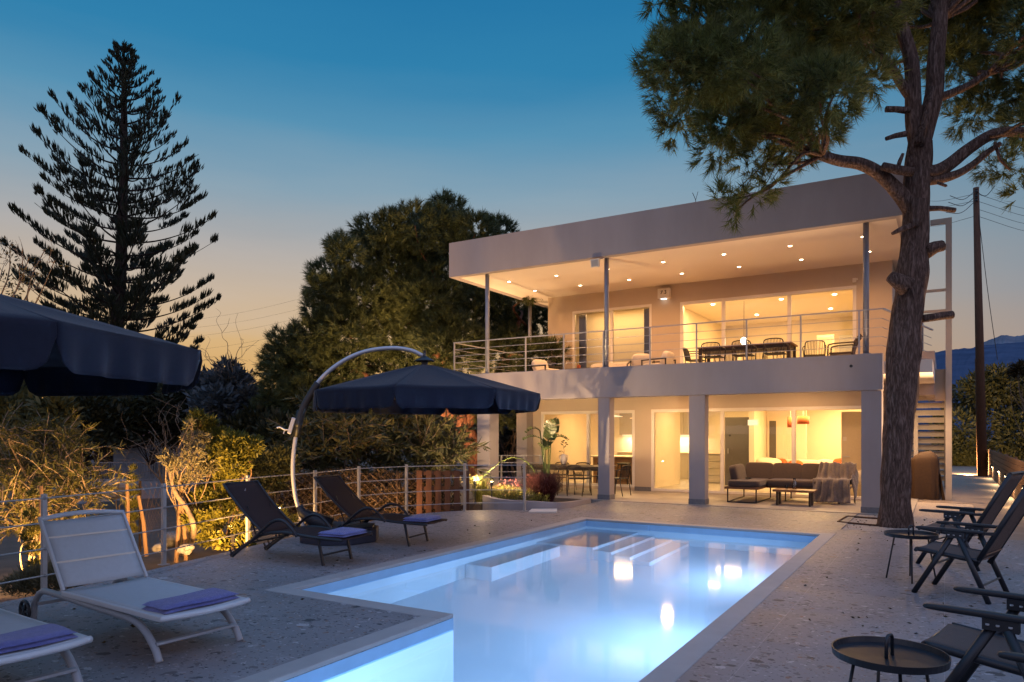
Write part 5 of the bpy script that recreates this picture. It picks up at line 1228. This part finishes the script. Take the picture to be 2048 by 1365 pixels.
bush('lavender', 'low grey green lavender clump at the foot of the first fence post', 'shrub', gp(100, 1195, -.3), [lob(60, 1165, 26, 8.0), lob(100, 1158, 30, 8.0), lob(135, 1165, 24, 8.0), lob(30, 1175, 20, 8.0)], 'leaf_olive', 3600, .09, .010, 1.0)
bush('slim_cypress', 'slim young cypress tied to a stake behind the fence', 'cypress', gp(262, 1075, GZ), [lob(263, 1060, 9, 12), lob(263, 1035, 10, 12), lob(263, 1010, 10, 12), lob(264, 985, 9, 12), lob(264, 960, 7, 12), lob(266, 938, 4, 12)], 'leaf_cyp', 2600, .07, .014, 1.2)
OT = bush('olive_sapling', 'young olive tree with sparse silvery leaves propped by two stakes', 'tree', gp(368, 1112, GZ), cluster([(350, 930, 16), (335, 915, 14), (385, 910, 22), (375, 875, 12), (380, 850, 8), (395, 945, 22), (420, 930, 16), (360, 965, 16), (405, 880, 14)], 11.0, .3), 'leaf_olive', 2600, .075, .017, .5, 'twig')
MB().tube(cr([gp(380, 1105, GZ), at(388, 1060, 11), at(375, 1020, 11), at(350, 985, 11), at(338, 940, 11)], 5), [.042]*8+[.036]*8+[.025]*5, 8).build('trunk', M['twig'], OT, True, smooth=True)
for nm, (a, b), lb in (('stake', ((352, 1112), (362, 960)), 'pale wooden stake propping the young olive, left'), ('stake', ((372, 1108), (360, 985)), 'pale wooden stake propping the young olive, right one'), ('stake', ((293, 1100), (277, 992)), 'leaning raw wood stake between olive and slim cypress'), ('stake', ((254, 1080), (254, 968)), 'thin brown stake left against the slim cypress'), ('stake', ((79, 1172), (82, 972)), 'yellowish stake rising behind the first fence post')):
    d_ = 8.9 if a[0] < 100 else 11.2
    p0, p1 = at(a[0], a[1], d_), at(b[0], b[1], d_)
    s_ = T(nm, lb, 'stake', tuple(p0)); MB().tube([p0-Vector((0, 0, .1)), p0.lerp(p1, .5)+Vector((.01, .01, 0)), p1], [.032, .03, .024], 7).build('shaft', M['stake'], s_, True)
bush('golden_shrub', 'tall glossy leaved shrub brightly lit yellow by a garden lamp, behind the fence', 'shrub', gp(440, 1100, GZ), cluster([(400, 860, 24), (395, 835, 14), (420, 850, 12), (440, 880, 26), (470, 890, 28), (500, 895, 22), (430, 920, 30), (470, 930, 28), (405, 1000, 26), (440, 980, 26), (470, 1010, 24), (425, 1040, 24), (460, 960, 20), (385, 1040, 18), (515, 885, 10), (480, 1060, 18), (415, 1075, 18)], 11.6, .5), 'leaf_gold', 15000, .085, .026, .4, 'stake', inner=.2)
bush('seedling', 'small leafy bush with round leaves beside the lit bollard', 'shrub', gp(465, 1100, -.35), cluster([(440, 1080, 10), (448, 1090, 10), (490, 1085, 12), (500, 1095, 10)], 10.9, .2), 'leaf_gold', 520, .09, .055, .5, 'twig')
bush('dark_shrub', 'greenish shrub in shade right of the golden shrub', 'shrub', at(545, 1010, 14), cluster([(530, 930, 26), (560, 915, 22), (575, 935, 18), (545, 960, 26), (580, 900, 10)], 14, .5), 'leaf_scrub', 3800, .13, .03, .4)
# brown net-covered hedge and the oleander hedge above
hg = []
for px in range(500, 900, 22):
    for py in (962, 990, 1018): hg.append(lob(px+random.uniform(-6, 6), py+random.uniform(-5, 5), 20, 16.5, random.uniform(-.2, .2)))
bush('brown_hedge', 'clipped brown hedge running behind the fence and the dark loungers', 'hedge', at(690, 1030, 16.5), hg, 'leaf_hedge', 16000, .09, .045, .2, 'bark_dark')
shoots('hedge_oleander', 'dull green oleander bush below the stone pine, left half', 'shrub', at(690, 985, 18), [(640, 900, 45), (690, 880, 45), (660, 860, 35), (720, 900, 40), (620, 930, 40), (700, 930, 45), (740, 860, 28), (600, 890, 24), (650, 840, 18)], 18, 'leaf_scrub', 26, .9, .26, .05)
shoots('hedge_oleander', 'dull green oleander bush beside the villa, right half', 'shrub', at(830, 985, 18.5), [(790, 890, 40), (840, 880, 45), (880, 890, 35), (810, 930, 45), (870, 935, 40), (905, 920, 22), (830, 850, 22)], 18.5, 'leaf_scrub', 26, .9, .26, .05)
for lb_, spots, d_, mat, n_ in (
    ('dark leafy tree at the left edge beneath the cropped parasol', [(20, 840, 55), (60, 860, 50), (100, 880, 45), (30, 900, 50), (110, 830, 35), (0, 800, 50)], 20, 'leaf_scrub', 6500),
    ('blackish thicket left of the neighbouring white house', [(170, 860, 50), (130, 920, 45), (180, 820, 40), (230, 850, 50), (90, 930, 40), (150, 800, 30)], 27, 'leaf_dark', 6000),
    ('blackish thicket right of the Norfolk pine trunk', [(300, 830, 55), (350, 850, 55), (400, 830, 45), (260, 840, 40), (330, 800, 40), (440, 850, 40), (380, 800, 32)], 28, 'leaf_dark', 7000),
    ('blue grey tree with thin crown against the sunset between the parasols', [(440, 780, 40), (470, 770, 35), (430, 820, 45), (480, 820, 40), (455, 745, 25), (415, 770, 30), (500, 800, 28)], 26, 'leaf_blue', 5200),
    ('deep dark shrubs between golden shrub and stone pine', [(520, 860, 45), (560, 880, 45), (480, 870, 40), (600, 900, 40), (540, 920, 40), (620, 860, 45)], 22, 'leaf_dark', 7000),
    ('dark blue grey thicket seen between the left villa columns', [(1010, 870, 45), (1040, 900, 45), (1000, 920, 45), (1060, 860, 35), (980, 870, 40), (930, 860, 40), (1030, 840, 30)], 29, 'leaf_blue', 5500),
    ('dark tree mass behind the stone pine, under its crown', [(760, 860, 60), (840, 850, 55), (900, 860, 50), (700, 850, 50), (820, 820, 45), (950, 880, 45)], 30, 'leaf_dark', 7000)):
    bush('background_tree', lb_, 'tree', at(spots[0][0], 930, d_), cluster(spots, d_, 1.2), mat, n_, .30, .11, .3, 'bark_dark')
# bare branches
def bare(label, base, tips, d, r=.02, sub=5, sc=1.0):
    t = T('bare_tree', label, 'tree', tuple(base)); mb = MB(); b = Vector(base)
    for px, py in tips:
        q = at(px, py, d+random.uniform(-.6, .6)); limb_to(mb, b, q, r, r*.35, .1)
        for k in range(sub):
            s = b.lerp(q, random.uniform(.45, 1)); e = s+Vector((random.gauss(0, .5), random.gauss(0, .5), random.gauss(.3, .5)))*sc
            limb_to(mb, s, e, r*.35, r*.12, .15)
            for h in range(2): limb_to(mb, s.lerp(e, random.uniform(.4, 1)), e+Vector((random.gauss(0, .4), random.gauss(0, .4), random.gauss(.1, .4)))*sc, r*.2, r*.1, .15)
    mb.build('branches', M['twig'], t, True); return t
bare('pale bare branching shrub in front of the neighbouring house', at(330, 985, 20), [(300, 880), (330, 860), (350, 900), (390, 880), (290, 920), (370, 860)], 20, .03, 4)
bare('fine bare twigs rising above the blue grey tree', at(470, 860, 26), [(440, 720), (470, 715), (490, 740), (430, 735), (455, 705), (510, 760)], 26, .035, 6, 1.0)
bare('tangled bare shrub below the stone pine', at(760, 960, 19.5), [(700, 850), (740, 840), (780, 850), (640, 830), (820, 860)], 19.5, .03, 5, .8)
bare('bare pale shrub seen between the villa columns', at(1035, 980, 26), [(1000, 880), (1030, 870), (1050, 880), (1015, 900)], 26, .04, 6, .8)
bt_ = bare('sparse leafy vine tree reaching in at the left edge above the parasol', at(-60, 760, 13), [(20, 490), (60, 510), (40, 560), (90, 500), (10, 540), (70, 560), (110, 520)], 13, .022, 3, .35)
lv = [lob(px, py, r, 13) for px, py, r in ((12, 490, 14), (20, 520, 16), (40, 545, 16), (10, 560, 18), (60, 560, 14), (70, 525, 8), (95, 500, 6), (30, 580, 16), (85, 545, 8), (130, 530, 4))]
Pq, Dq = lobes_points(lv, 1400, .2, .1); Vq, fq = leaf_quads(Pq, Dq, .07, .035, .08); npmesh('foliage', Vq, fq, 4, M['leaf_olive'], bt_)
# neighbouring house far left, roof glimpses
NH = T('neighbour_house', 'old white house with red tiled roof half hidden behind the Norfolk pine', 'house', tuple(at(250, 960, 36)))
def P36(px, py, dd=0): return at(px, py, 36+dd)
mb = MB(); a, b = P36(120, 960), P36(420, 945); a.z = b.z = -1.6; up = Vector((0, 0, 1)); nrm = Vector((FW[0], FW[1], 0))
def wallbox(p, q, z0, z1, th): 
    v = []; 
    for base in (p, q, q+nrm*th, p+nrm*th): v.append((base.x, base.y, z0))
    for base in (p, q, q+nrm*th, p+nrm*th): v.append((base.x, base.y, z1))
    return v, [(0, 1, 2, 3), (4, 5, 6, 7), (0, 1, 5, 4), (1, 2, 6, 5), (2, 3, 7, 6), (3, 0, 4, 7)]
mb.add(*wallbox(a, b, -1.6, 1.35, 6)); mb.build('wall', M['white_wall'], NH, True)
mb = MB(); z = 1.35; e0, e1 = a-RTv*.5-nrm*.5, b+RTv*.5-nrm*.5; r0, r1 = a+nrm*3, b+nrm*3; f0, f1 = a-RTv*.5+nrm*6.5, b+RTv*.5+nrm*6.5
mb.add([(e0.x, e0.y, z), (e1.x, e1.y, z), (r1.x, r1.y, z+1.7), (r0.x, r0.y, z+1.7), (f0.x, f0.y, z), (f1.x, f1.y, z)], [(0, 1, 2, 3), (3, 2, 5, 4), (0, 3, 4), (1, 5, 2)])
mb.build('roof', M['roof_tile'], NH, True, solid=.12)
for px in (190, 300):
    p, q = P36(px, 930, -.06), P36(px+28, 930, -.06); m_ = MB(); m_.add(*wallbox(p, q, -.4, .8, .1)); w_ = m_.build('window', M['black'], NH, True)
NF = T('white_railing_fence', 'white wall topped by dark vertical bars in front of the neighbouring house', 'fence', tuple(at(250, 960, 33)))
def P33(px, py): return at(px, py, 33)
a, b = P33(150, 960), P33(345, 952); a.z = b.z = 0
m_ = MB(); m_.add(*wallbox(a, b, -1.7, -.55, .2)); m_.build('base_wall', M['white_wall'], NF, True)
m_ = MB()
for i in range(60):
    p = a.lerp(b, i/59); m_.box(p.x-.014, p.y-.014, -.55, p.x+.014, p.y+.014, .28)
for zz in (-.5, .28): m_.bar((a.x, a.y, zz), (b.x, b.y, zz), .04, .04)
m_.build('bars', M['steel_grey'], NF, True)
RH = T('tiled_roof_house', 'low house with red tiled roof glimpsed between golden shrub and stone pine', 'house', tuple(at(490, 900, 40)))
a, b = at(440, 860, 40), at(520, 860, 40); a.z = b.z = -1.6
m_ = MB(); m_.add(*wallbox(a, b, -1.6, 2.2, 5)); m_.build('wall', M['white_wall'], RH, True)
m_ = MB(); e0, e1 = a-RTv*.4-nrm*.4, b+RTv*.4-nrm*.4; r0, r1 = a+nrm*2.5, b+nrm*2.5; f0, f1 = a-RTv*.4+nrm*5.4, b+RTv*.4+nrm*5.4
m_.add([(e0.x, e0.y, 2.2), (e1.x, e1.y, 2.2), (r1.x, r1.y, 4.2), (r0.x, r0.y, 4.2), (f0.x, f0.y, 2.2), (f1.x, f1.y, 2.2)], [(0, 1, 2, 3), (3, 2, 5, 4), (0, 3, 4), (1, 5, 2)]); m_.build('roof', M['roof_tile'], RH, True, solid=.12)
# rocks in the garden
for i, (px, py, d, r, lb) in enumerate(((372, 1092, 10.9, .12, 'round pale rock lit at the foot of the young olive'), (238, 965, 19, .42, 'large grey boulder near the Norfolk pine trunk'), (320, 1090, 11.5, .12, 'small grey rock behind the second fence post'), (345, 1070, 13, .2, 'dull rock in the garden behind the olive stakes'), (610, 1030, 14.5, .15, 'small rock below the brown hedge'))):
    t = T('garden_rock', lb, 'rock', tuple(at(px, py, d)), 0, 'rocks in the garden')
    m_ = MB().pillow((0, 0, -r*.35), (r*2.2, r*1.7, r*1.2), Matrix.Rotation(i, 3, 'Z'), .8, 16, 9)
    m_.v = [tuple(Vector(v)*(1+.16*math.sin(v[0]/r*4+i)*math.cos(v[1]/r*3+2*i)+.12*math.sin(v[2]/r*5+v[0]/r*2))) for v in m_.v]; m_.build('stone', M['stone'], t)
# chain link fence behind the garden
CL = T('chain_link_fence', 'rusty chain link netting behind the garden, below the hedge', 'fence', tuple(at(600, 1040, 14.6)))
m_ = MB()
cpts = [at(280, 1030, 12.2), at(400, 1030, 13.5), at(560, 1010, 15.2), at(760, 1000, 15.6), at(930, 990, 16.0)]
for p in cpts: p.z = -.4
def along(s):
    s = max(0, min(.9999, s))*(len(cpts)-1); i = int(s); return cpts[i].lerp(cpts[i+1], s-i)
LT = sum((cpts[i+1]-cpts[i]).length for i in range(4)); HH = 1.15; step = .16
i = 0
s = -HH
while s < LT:
    for sg_ in (1, -1):
        x0, x1 = (s, s+HH) if sg_ > 0 else (s+HH, s)
        p, q = along(max(0, min(LT, x0))/LT), along(max(0, min(LT, x1))/LT)
        if (p-q).length > .2: m_.tube([p, q+Vector((0, 0, HH))], .0022, 3, cap=False)
    s += step
m_.build('netting', M['mesh_wire'], CL, True)
for s in (0, .2, .4, .6, .8, .97):
    p = along(s); MB().tube([p, p+Vector((0, 0, 1.2))], .022, 8).build('post', M['bark_dark'], CL, True)
pal = T('wooden_pallet', 'upright reddish wooden pallet leaning behind the chain link fence', 'pallet', tuple(at(880, 1000, 15.3)), R(30))
for k in range(6): MB().box(-.5+.2*k, 0, -.35, -.38+.2*k, .03, .62).build('slat', M['pole_wood'], pal)
for zz in (-.2, .2, .52): MB().box(-.5, .031, zz, .62, .08, zz+.08).build('crosspiece', M['pole_wood'], pal)
# bollard lamps
def bollard(px, pyb, pyt, z0, label, e):
    b = gp(px, pyb, z0); d = b.x*FW[0]+b.y*FW[1]; h = (Y0-pyt)/1440*d+CH-z0
    t = T('bollard_lamp', label, 'garden lamp', tuple(b), 0, 'garden bollard lamps')
    MB().box(-.035, -.035, -.25, .035, .035, h-.09).build('post', M['dark_brown_metal'], t)
    MB().lathe([(.001, 0), (.03, 0), (.03, .06), (.001, .06)], (0, 0, h-.09), 12).build('lamp', M['lamp_garden'], t)
    MB().box(-.05, -.05, h-.03, .05, .05, h).build('cap', M['dark_brown_metal'], t, bevel=.004)
    light('garden_lamp', 'POINT', (b.x, b.y, z0+h-.06), e, (1, .56, .20), .04)
bollard(462, 1098, 1048, -.25, 'lit bollard lamp beside the golden shrub', 40)
bollard(558, 1062, 1012, -.35, 'bollard lamp lighting the bush behind the nearer dark lounger', 45)
bollard(730, 1040, 1020, -.15, 'short bollard lamp behind the farther dark lounger', 26)
bollard(917, 1020, 990, -.15, 'slim bollard lamp beside the grass left of the villa column', 26)
bush('lit_bush', 'small round bush glowing pale yellow in the lamp light behind the nearer dark lounger', 'shrub', at(545, 1055, 13), cluster([(540, 1035, 20), (560, 1028, 16), (525, 1045, 14), (590, 1045, 16)], 13.2, .3), 'leaf_gold', 2200, .05, .022, .4)
light('garden_or_fill_uplight', 'SPOT', tuple(at(392, 1136, 9.55)), 1350, (1, .54, .17), .05, None, 120, 1, target=tuple(at(425, 900, 11.5)))
light('garden_or_fill_uplight', 'SPOT', tuple(at(165, 1150, 8.75)), 560, (1, .54, .18), .05, None, 130, 1, target=tuple(at(110, 940, 10.4)))
light('garden_or_fill_uplight', 'SPOT', tuple(at(-20, 1170, 8.6)), 560, (1, .54, .18), .05, None, 130, 1, target=tuple(at(30, 940, 10.4)))
light('garden_or_fill_uplight', 'SPOT', tuple(at(520, 1085, 11.2)), 330, (1, .56, .2), .05, None, 130, 1, target=tuple(at(560, 950, 15)))
light('garden_or_fill_uplight', 'SPOT', tuple(at(760, 1042, 14.7)), 230, (1, .50, .2), .05, None, 150, 1, target=tuple(at(790, 930, 17.5)))
light('garden_or_fill_uplight', 'SPOT', tuple(at(660, 1050, 14.0)), 240, (1, .52, .2), .05, None, 150, 1, target=tuple(at(650, 960, 17)))
light('garden_or_fill_uplight', 'SPOT', tuple(at(790, 940, 20.8)), 2400, (1, .60, .28), .05, None, 125, 1, target=tuple(at(820, 620, 23.5)))  # added spot hidden behind the hedge, standing in for balcony light on the pine
light('garden_or_fill_uplight', 'SPOT', tuple(at(875, 965, 21.0)), 1500, (1, .52, .22), .05, None, 120, .9, target=tuple(at(900, 700, 24)))
# ================================================================== PLANTER
PLc = [(-8.75, 13.3), (-8.15, 12.98), (-7.55, 13.22), (-7.05, 13.55), (-6.98, 14.2), (-7.1, 15.2), (-7.25, 15.75)]
plc = [(p.x, p.y) for p in cr([(x, y, 0) for x, y in PLc], 5)]
PLT = T('planter_bed', 'curved low white planter wall holding dark soil beside the terrace', 'planter', (-8, 14.2, 0))
wl_ = MB()
for i in range(len(plc)-1):
    a_, b_ = Vector((*plc[i], 0)), Vector((*plc[i+1], 0)); h0 = .24-.20*i/len(plc); h1 = .24-.20*(i+1)/len(plc)
    d_ = (b_-a_).normalized(); n_ = Vector((-d_.y, d_.x, 0))*.12
    wl_.add([(a_.x, a_.y, -.5), (b_.x, b_.y, -.5), (b_.x, b_.y, h1), (a_.x, a_.y, h0), (a_.x+n_.x, a_.y+n_.y, h0), (b_.x+n_.x, b_.y+n_.y, h1)], [(0, 1, 2, 3), (3, 2, 5, 4)])
wl_.build('wall', M['wall'], PLT, True)
sl_ = [(x-.06, y+.06) for x, y in plc]+[(-9.6, 15.9), (-9.9, 14.2), (-9.2, 13.4)]
MB().prism(sl_, -.5, .02).build('soil', M['soil'], PLT, True)
ws = T('stepping_slab', 'pale rectangular stone slab set at the corner of the planter', 'paving slab', (-7.1, 13.0, 0)); 
MB().prism([(-7.25, 12.72), (-6.75, 13.0), (-7.0, 13.5), (-7.45, 13.2)], 0, .025).build('slab', M['frame_white'], ws, True, bevel=.005)
# white bird of paradise
SN = T('bird_of_paradise', 'tall banana leaved bird of paradise plant uplit in front of the terrace table', 'plant', (-7.82, 14.55, .02))
def banana(mb, p, d, L_, W_, droop, tears):
    p, d = Vector(p), Vector(d).normalized(); side = d.cross(Vector((.3, .2, 1))).normalized(); nrm_ = side.cross(d); n = 26; v = []
    mid = []
    for i in range(n+1):
        t = i/n; mid.append(p+d*L_*t-Vector((0, 0, droop*L_*t*t)))
    for i in range(n):
        if tears and (i % tears == tears-1): continue
        t0, t1 = i/n, (i+.86)/n
        for sg_ in (1, -1):
            w0 = W_*math.sin(PI*min(1, t0*.93+.06))**.7; w1 = W_*math.sin(PI*min(1, t1*.93+.06))**.7; b = len(mb.v); j = random.uniform(-.02, .03)
            q = mid[i].lerp(mid[i+1], .86)
            mb.add([mid[i], q, q+side*sg_*w1+d*.06-nrm_*(.10*w1-j), mid[i]+side*sg_*w0+d*.05-nrm_*(.10*w0-j)], [(0, 1, 2, 3)])
    mb.tube(mid, [.010*(1-i/n)+.002 for i in range(n+1)], 5, cap=False)
b0 = Vector((-7.82, 14.55, .0))
for (px, py, bx, L_, W_, ddir, dr, te) in ((1090, 898, 1098, .80, .16, (.34, -.2, 1), .10, 7), (1097, 880, 1100, .62, .17, (.12, -.4, 1), .25, 6), (1090, 902, 1096, .40, .17, (-.05, -.5, .7), .7, 9), (1102, 880, 1102, .50, .13, (.62, -.1, .55), .7, 5), (1085, 880, 1094, .55, .12, (-.75, -.2, .55), .6, 5), (1080, 862, 1094, .42, .11, (-.55, .1, .5), .8, 4)):
    st_ = at(px, py, 16.45); leaf = MB(); leaf.tube(cr([b0+Vector((random.uniform(-.05, .05), 0, 0)), b0.lerp(st_, .5)+Vector((.01, 0, 0)), st_], 5), .014, 6)
    banana(leaf, st_, RTv*ddir[0]+FWv*ddir[1]+Vector((0, 0, ddir[2])), L_, W_, dr, te); leaf.build('leaf', M['leaf_palm'], SN, True)
leaf = MB(); s0 = cr([b0, at(1070, 945, 16.3), at(1050, 922, 16.2), at(1028, 915, 16.1)], 5); leaf.tube(s0, .014, 6); banana(leaf, s0[-1], -RTv*.9+Vector((0, 0, -.15)), .75, .14, .55, 3); leaf.build('leaf', M['leaf_palm'], SN, True)
def grass(name, label, cat, c, n, H_, spread, mat, W=.012, group=None):
    t = T(name, label, cat, tuple(c), 0, group); Vs, Fs = [], []
    for i in range(n):
        a = random.uniform(0, 2*PI); r0 = random.uniform(0, .14)*spread/.5; h = H_*random.uniform(.5, 1.05); sp_ = spread*random.uniform(.15, 1.1)
        p0 = Vector((c[0]+r0*math.cos(a), c[1]+r0*math.sin(a), c[2])); d = Vector((math.cos(a), math.sin(a), 0)); s = Vector((-d.y, d.x, 0))*W*.5
        P = [p0, p0+d*sp_*.25+Vector((0, 0, h*.6)), p0+d*sp_*.65+Vector((0, 0, h*.95)), p0+d*sp_+Vector((0, 0, h*.85))]
        b = len(Vs)
        for k_, p in enumerate(P): f = 1-k_/3.3; Vs += [tuple(p-s*f), tuple(p+s*f)]
        for k_ in range(3): Fs += [b+2*k_, b+2*k_+1, b+2*k_+3, b+2*k_+2]
    npmesh('blades', Vs, Fs, 4, M[mat], t); return t
grass('fountain_grass', 'burgundy fountain grass clump in the planter below the banana leaves', 'grass clump', (-7.65, 14.15, .02), 1500, .72, .62, 'leaf_red', .014)
grass('fountain_grass', 'smaller dark red grass clump behind the burgundy clump', 'grass clump', (-8.05, 14.7, .02), 700, .70, .5, 'leaf_red', .014)
grass('pale_grass', 'yellow green grass tuft lit by a spot at the left end of the planter', 'grass clump', (-9.0, 13.6, -.05), 420, .75, .42, 'leaf_grass', .010)
bush('flower_bed', 'pink flowering bed plants lit from below in the planter', 'flowers', (-8.45, 13.85, .02), [((-8.7, 13.7, .30), .26, .8), ((-8.35, 13.8, .34), .30, .8), ((-8.1, 13.9, .30), .26, .8), ((-8.6, 14.1, .36), .30, .8), ((-8.25, 13.5, .25), .2, .7)], 'leaf_flower', 320, .05, .028, .6)
bush('ground_cover', 'green low bedding foliage along the planter edge', 'plants', (-8.4, 13.6, .02), [((-8.7, 13.55, .18), .24, .7), ((-8.3, 13.5, .2), .26, .7), ((-7.95, 13.65, .18), .26, .7), ((-7.6, 13.8, .12), .22, .6), ((-8.6, 13.9, .2), .3, .7)], 'leaf_grass', 3800, .09, .014, .7)
for i, (x, y) in enumerate(((-8.42, 13.16), (-8.95, 13.3))):
    t = T('spot_lamp', ['small bright uplight in the planter flowers', 'small uplight hidden left in the planter'][i], 'garden lamp', (x, y, .02), 0, 'planter uplights')
    MB().lathe([(.001, 0), (.012, 0), (.012, .44), (.035, .46), (.035, .54), (.001, .54)], n=12).build('body', M['black_metal'], t)
    MB().lathe([(.001, .541), (.028, .541), (.028, .546), (.001, .546)], n=12).build('lens', M['lamp_garden'], t)
light('planter_uplight', 'SPOT', (-8.42, 13.16, .60), 620, (1, .66, .32), .03, None, 160, 1, target=(-7.9, 16.0, 2.4))
light('planter_uplight', 'POINT', (-8.7, 13.15, .60), 14, (1, .66, .32), .04)
light('planter_uplight', 'SPOT', (-8.95, 13.3, .60), 420, (1, .66, .36), .03, None, 160, 1, target=(-10.2, 16.0, 2.2))
LR = T('garden_railing', 'short white railing beside the terrace between the left villa columns', 'railing', (-9.8, 17.2, 0))
for (x, y) in ((-10.5, 16.9), (-9.95, 17.2), (-9.6, 17.5)): MB().box(x-.02, y-.02, .012, x+.02, y+.02, 1.0).build('post', M['steel'], LR, True)
for z in (.3, .55, .8, 1.0): MB().tube([(-10.9, 16.7, z), (-10.5, 16.9, z), (-9.95, 17.2, z), (-9.6, 17.5, z)], .012, 6).build('rail', M['steel'], LR, True)
# ================================================================== RIGHT SIDE
RS = [(1910, 850, 40), (1930, 800, 40), (1960, 780, 45), (2000, 770, 45), (2040, 780, 50), (1920, 900, 45), (1990, 850, 50), (2040, 870, 50), (2090, 800, 60), (1940, 930, 40), (2000, 920, 40), (1890, 900, 30), (2050, 940, 40)]
bush('side_tree', 'leafy trees beyond the side path, behind the utility pole', 'tree', at(1960, 960, 40), cluster(RS, 37, 2.0), 'leaf_scrub', 17000, .26, .10, .3, 'bark_dark')
bush('side_shrub', 'greenish shrub at the end of the side path', 'shrub', at(1920, 945, 36), cluster([(1915, 930, 16), (1935, 925, 20), (1950, 940, 14)], 36, .8), 'leaf_scrub', 2600, .2, .08, .3)
bush('dry_thatch', 'brownish dry branch of foliage at the right edge in front of the hills', 'tree', at(2060, 900, 24), cluster([(2040, 740, 12), (2060, 735, 16), (2025, 748, 6)], 24, .4), 'leaf_hedge', 900, .2, .05, .2)
light('side_uplight', 'SPOT', tuple(at(1935, 948, 28)), 5500, (1, .62, .28), .1, None, 120, 1, target=tuple(at(1965, 850, 36)))
light('crown_fill_spot', 'SPOT', (.35, 16.6, .12), 1500, (1, .60, .30), .06, None, 95, 1, target=(-1.2, 13.9, 8.5))  # both crown spots are added, standing in for warm spill from the house
light('crown_fill_spot', 'SPOT', (-1.9, 15.2, .12), 700, (1, .62, .32), .06, None, 80, 1, target=(-3.2, 13.2, 8))
UP = T('utility_pole', 'tall reddish brown wooden utility pole with drooping wires beside the side path', 'utility pole', tuple(gp(1965, 952, 0)))
p0, p1 = gp(1965, 953, 0), at(1952, 376, 27.4)
MB().tube([p0, p0.lerp(p1, .5), p1], [.165, .14, .10], 14).build('shaft', M['pole_wood'], UP, True, smooth=True)
wr_ = MB()
for (a_, b_) in (((1953, 380), (1900, 392)), ((1953, 392), (1897, 405)), ((1953, 400), (1892, 425)), ((1954, 385), (1990, 372)), ((1956, 420), (1995, 720))):
    A1, B1 = at(*a_, 27.3), at(*b_, 26.5); wr_.tube(cr([A1, A1.lerp(B1, .5)-Vector((0, 0, .25)), B1], 5), .012, 5)
for k in range(3):
    c = at(1953, 384+9*k, 27.25); wr_.lathe([(.001, 0), (.05, 0), (.03, .06), (.05, .1), (.001, .12)], tuple(c), 10)
wr_.build('fittings', M['black'], UP, True)
UP2 = T('short_pole', 'shorter pale wooden pole standing just left of the tall utility pole', 'utility pole', tuple(gp(1958, 948, 0)))
q0, q1 = gp(1960, 949, 0), at(1954, 718, 28.5); MB().tube([q0, q1], [.10, .08], 10).build('shaft', M['pole_wood'], UP2, True, smooth=True)
PWR = T('power_lines', 'thin overhead power lines crossing the sky right of the pine', 'power line', tuple(at(1953, 385, 27.4)))
for (a_, b_) in (((1953, 388), (2120, 425)), ((1953, 402), (2120, 440)), ((1953, 418), (2120, 455)), ((1953, 432), (2120, 470)), ((1953, 388), (1840, 400)), ((1953, 402), (1840, 412)), ((1953, 432), (1840, 452))):
    A1, B1 = at(*a_, 27.4), at(*b_, 40 if b_[0] > 2000 else 60); MB().tube(cr([A1, A1.lerp(B1, .5)-Vector((0, 0, .2)), B1], 5), .009, 4).build('wire', M['black'], PWR, True)
PW2 = T('power_lines', 'faint sagging power lines in the sunset between Norfolk pine and stone pine', 'power line', tuple(at(500, 620, 60)))
for y0_, y1_ in ((640, 585), (655, 607), (672, 625), (700, 650)):
    A1, B1 = at(330, y0_+8, 62), at(680, y1_-8, 56); MB().tube(cr([A1, A1.lerp(B1, .5)-Vector((0, 0, .35)), B1], 6), .006, 4).build('wire', M['twig'], PW2, True)
wd_ = T('roof_weed', 'dry forked weed standing on the villa roof edge', 'plant', tuple(at(1391, 404, 18.6)))
MB().tube(cr([at(1391, 408, 18.6), at(1391, 400, 18.6), at(1385, 386, 18.6)], 3), .008, 4).tube([at(1391, 402, 18.6), at(1396, 384, 18.6)], .006, 4).build('stem', M['black'], wd_, True)
# leaf litter drifting on the deck and gravel
ll = []
for i in range(260):
    if i < 90: x, y = random.uniform(-1.4, 1.2), random.uniform(6, 13)
    elif i < 190: x, y = random.uniform(-1.7, .5), random.uniform(13.3, 15.8)
    else: x, y = random.uniform(-7.4, -5), random.uniform(2, 12)
    if PX0-CW < x < PX1+CW and y > 5: continue
    ll.append((x, y, .006 if y < 13.2 else -.005))
ll = np.array(ll); V, f = leaf_quads(ll, np.c_[RNG.normal(size=(len(ll), 2)), .06*np.abs(RNG.normal(size=len(ll)))], .045, .018)
npmesh('leaf_litter', V, f, 4, M['leaf_hedge'], None, kind='stuff')['label'] = 'small dry leaves scattered on deck and gravel'
bpy.context.view_layer.update()
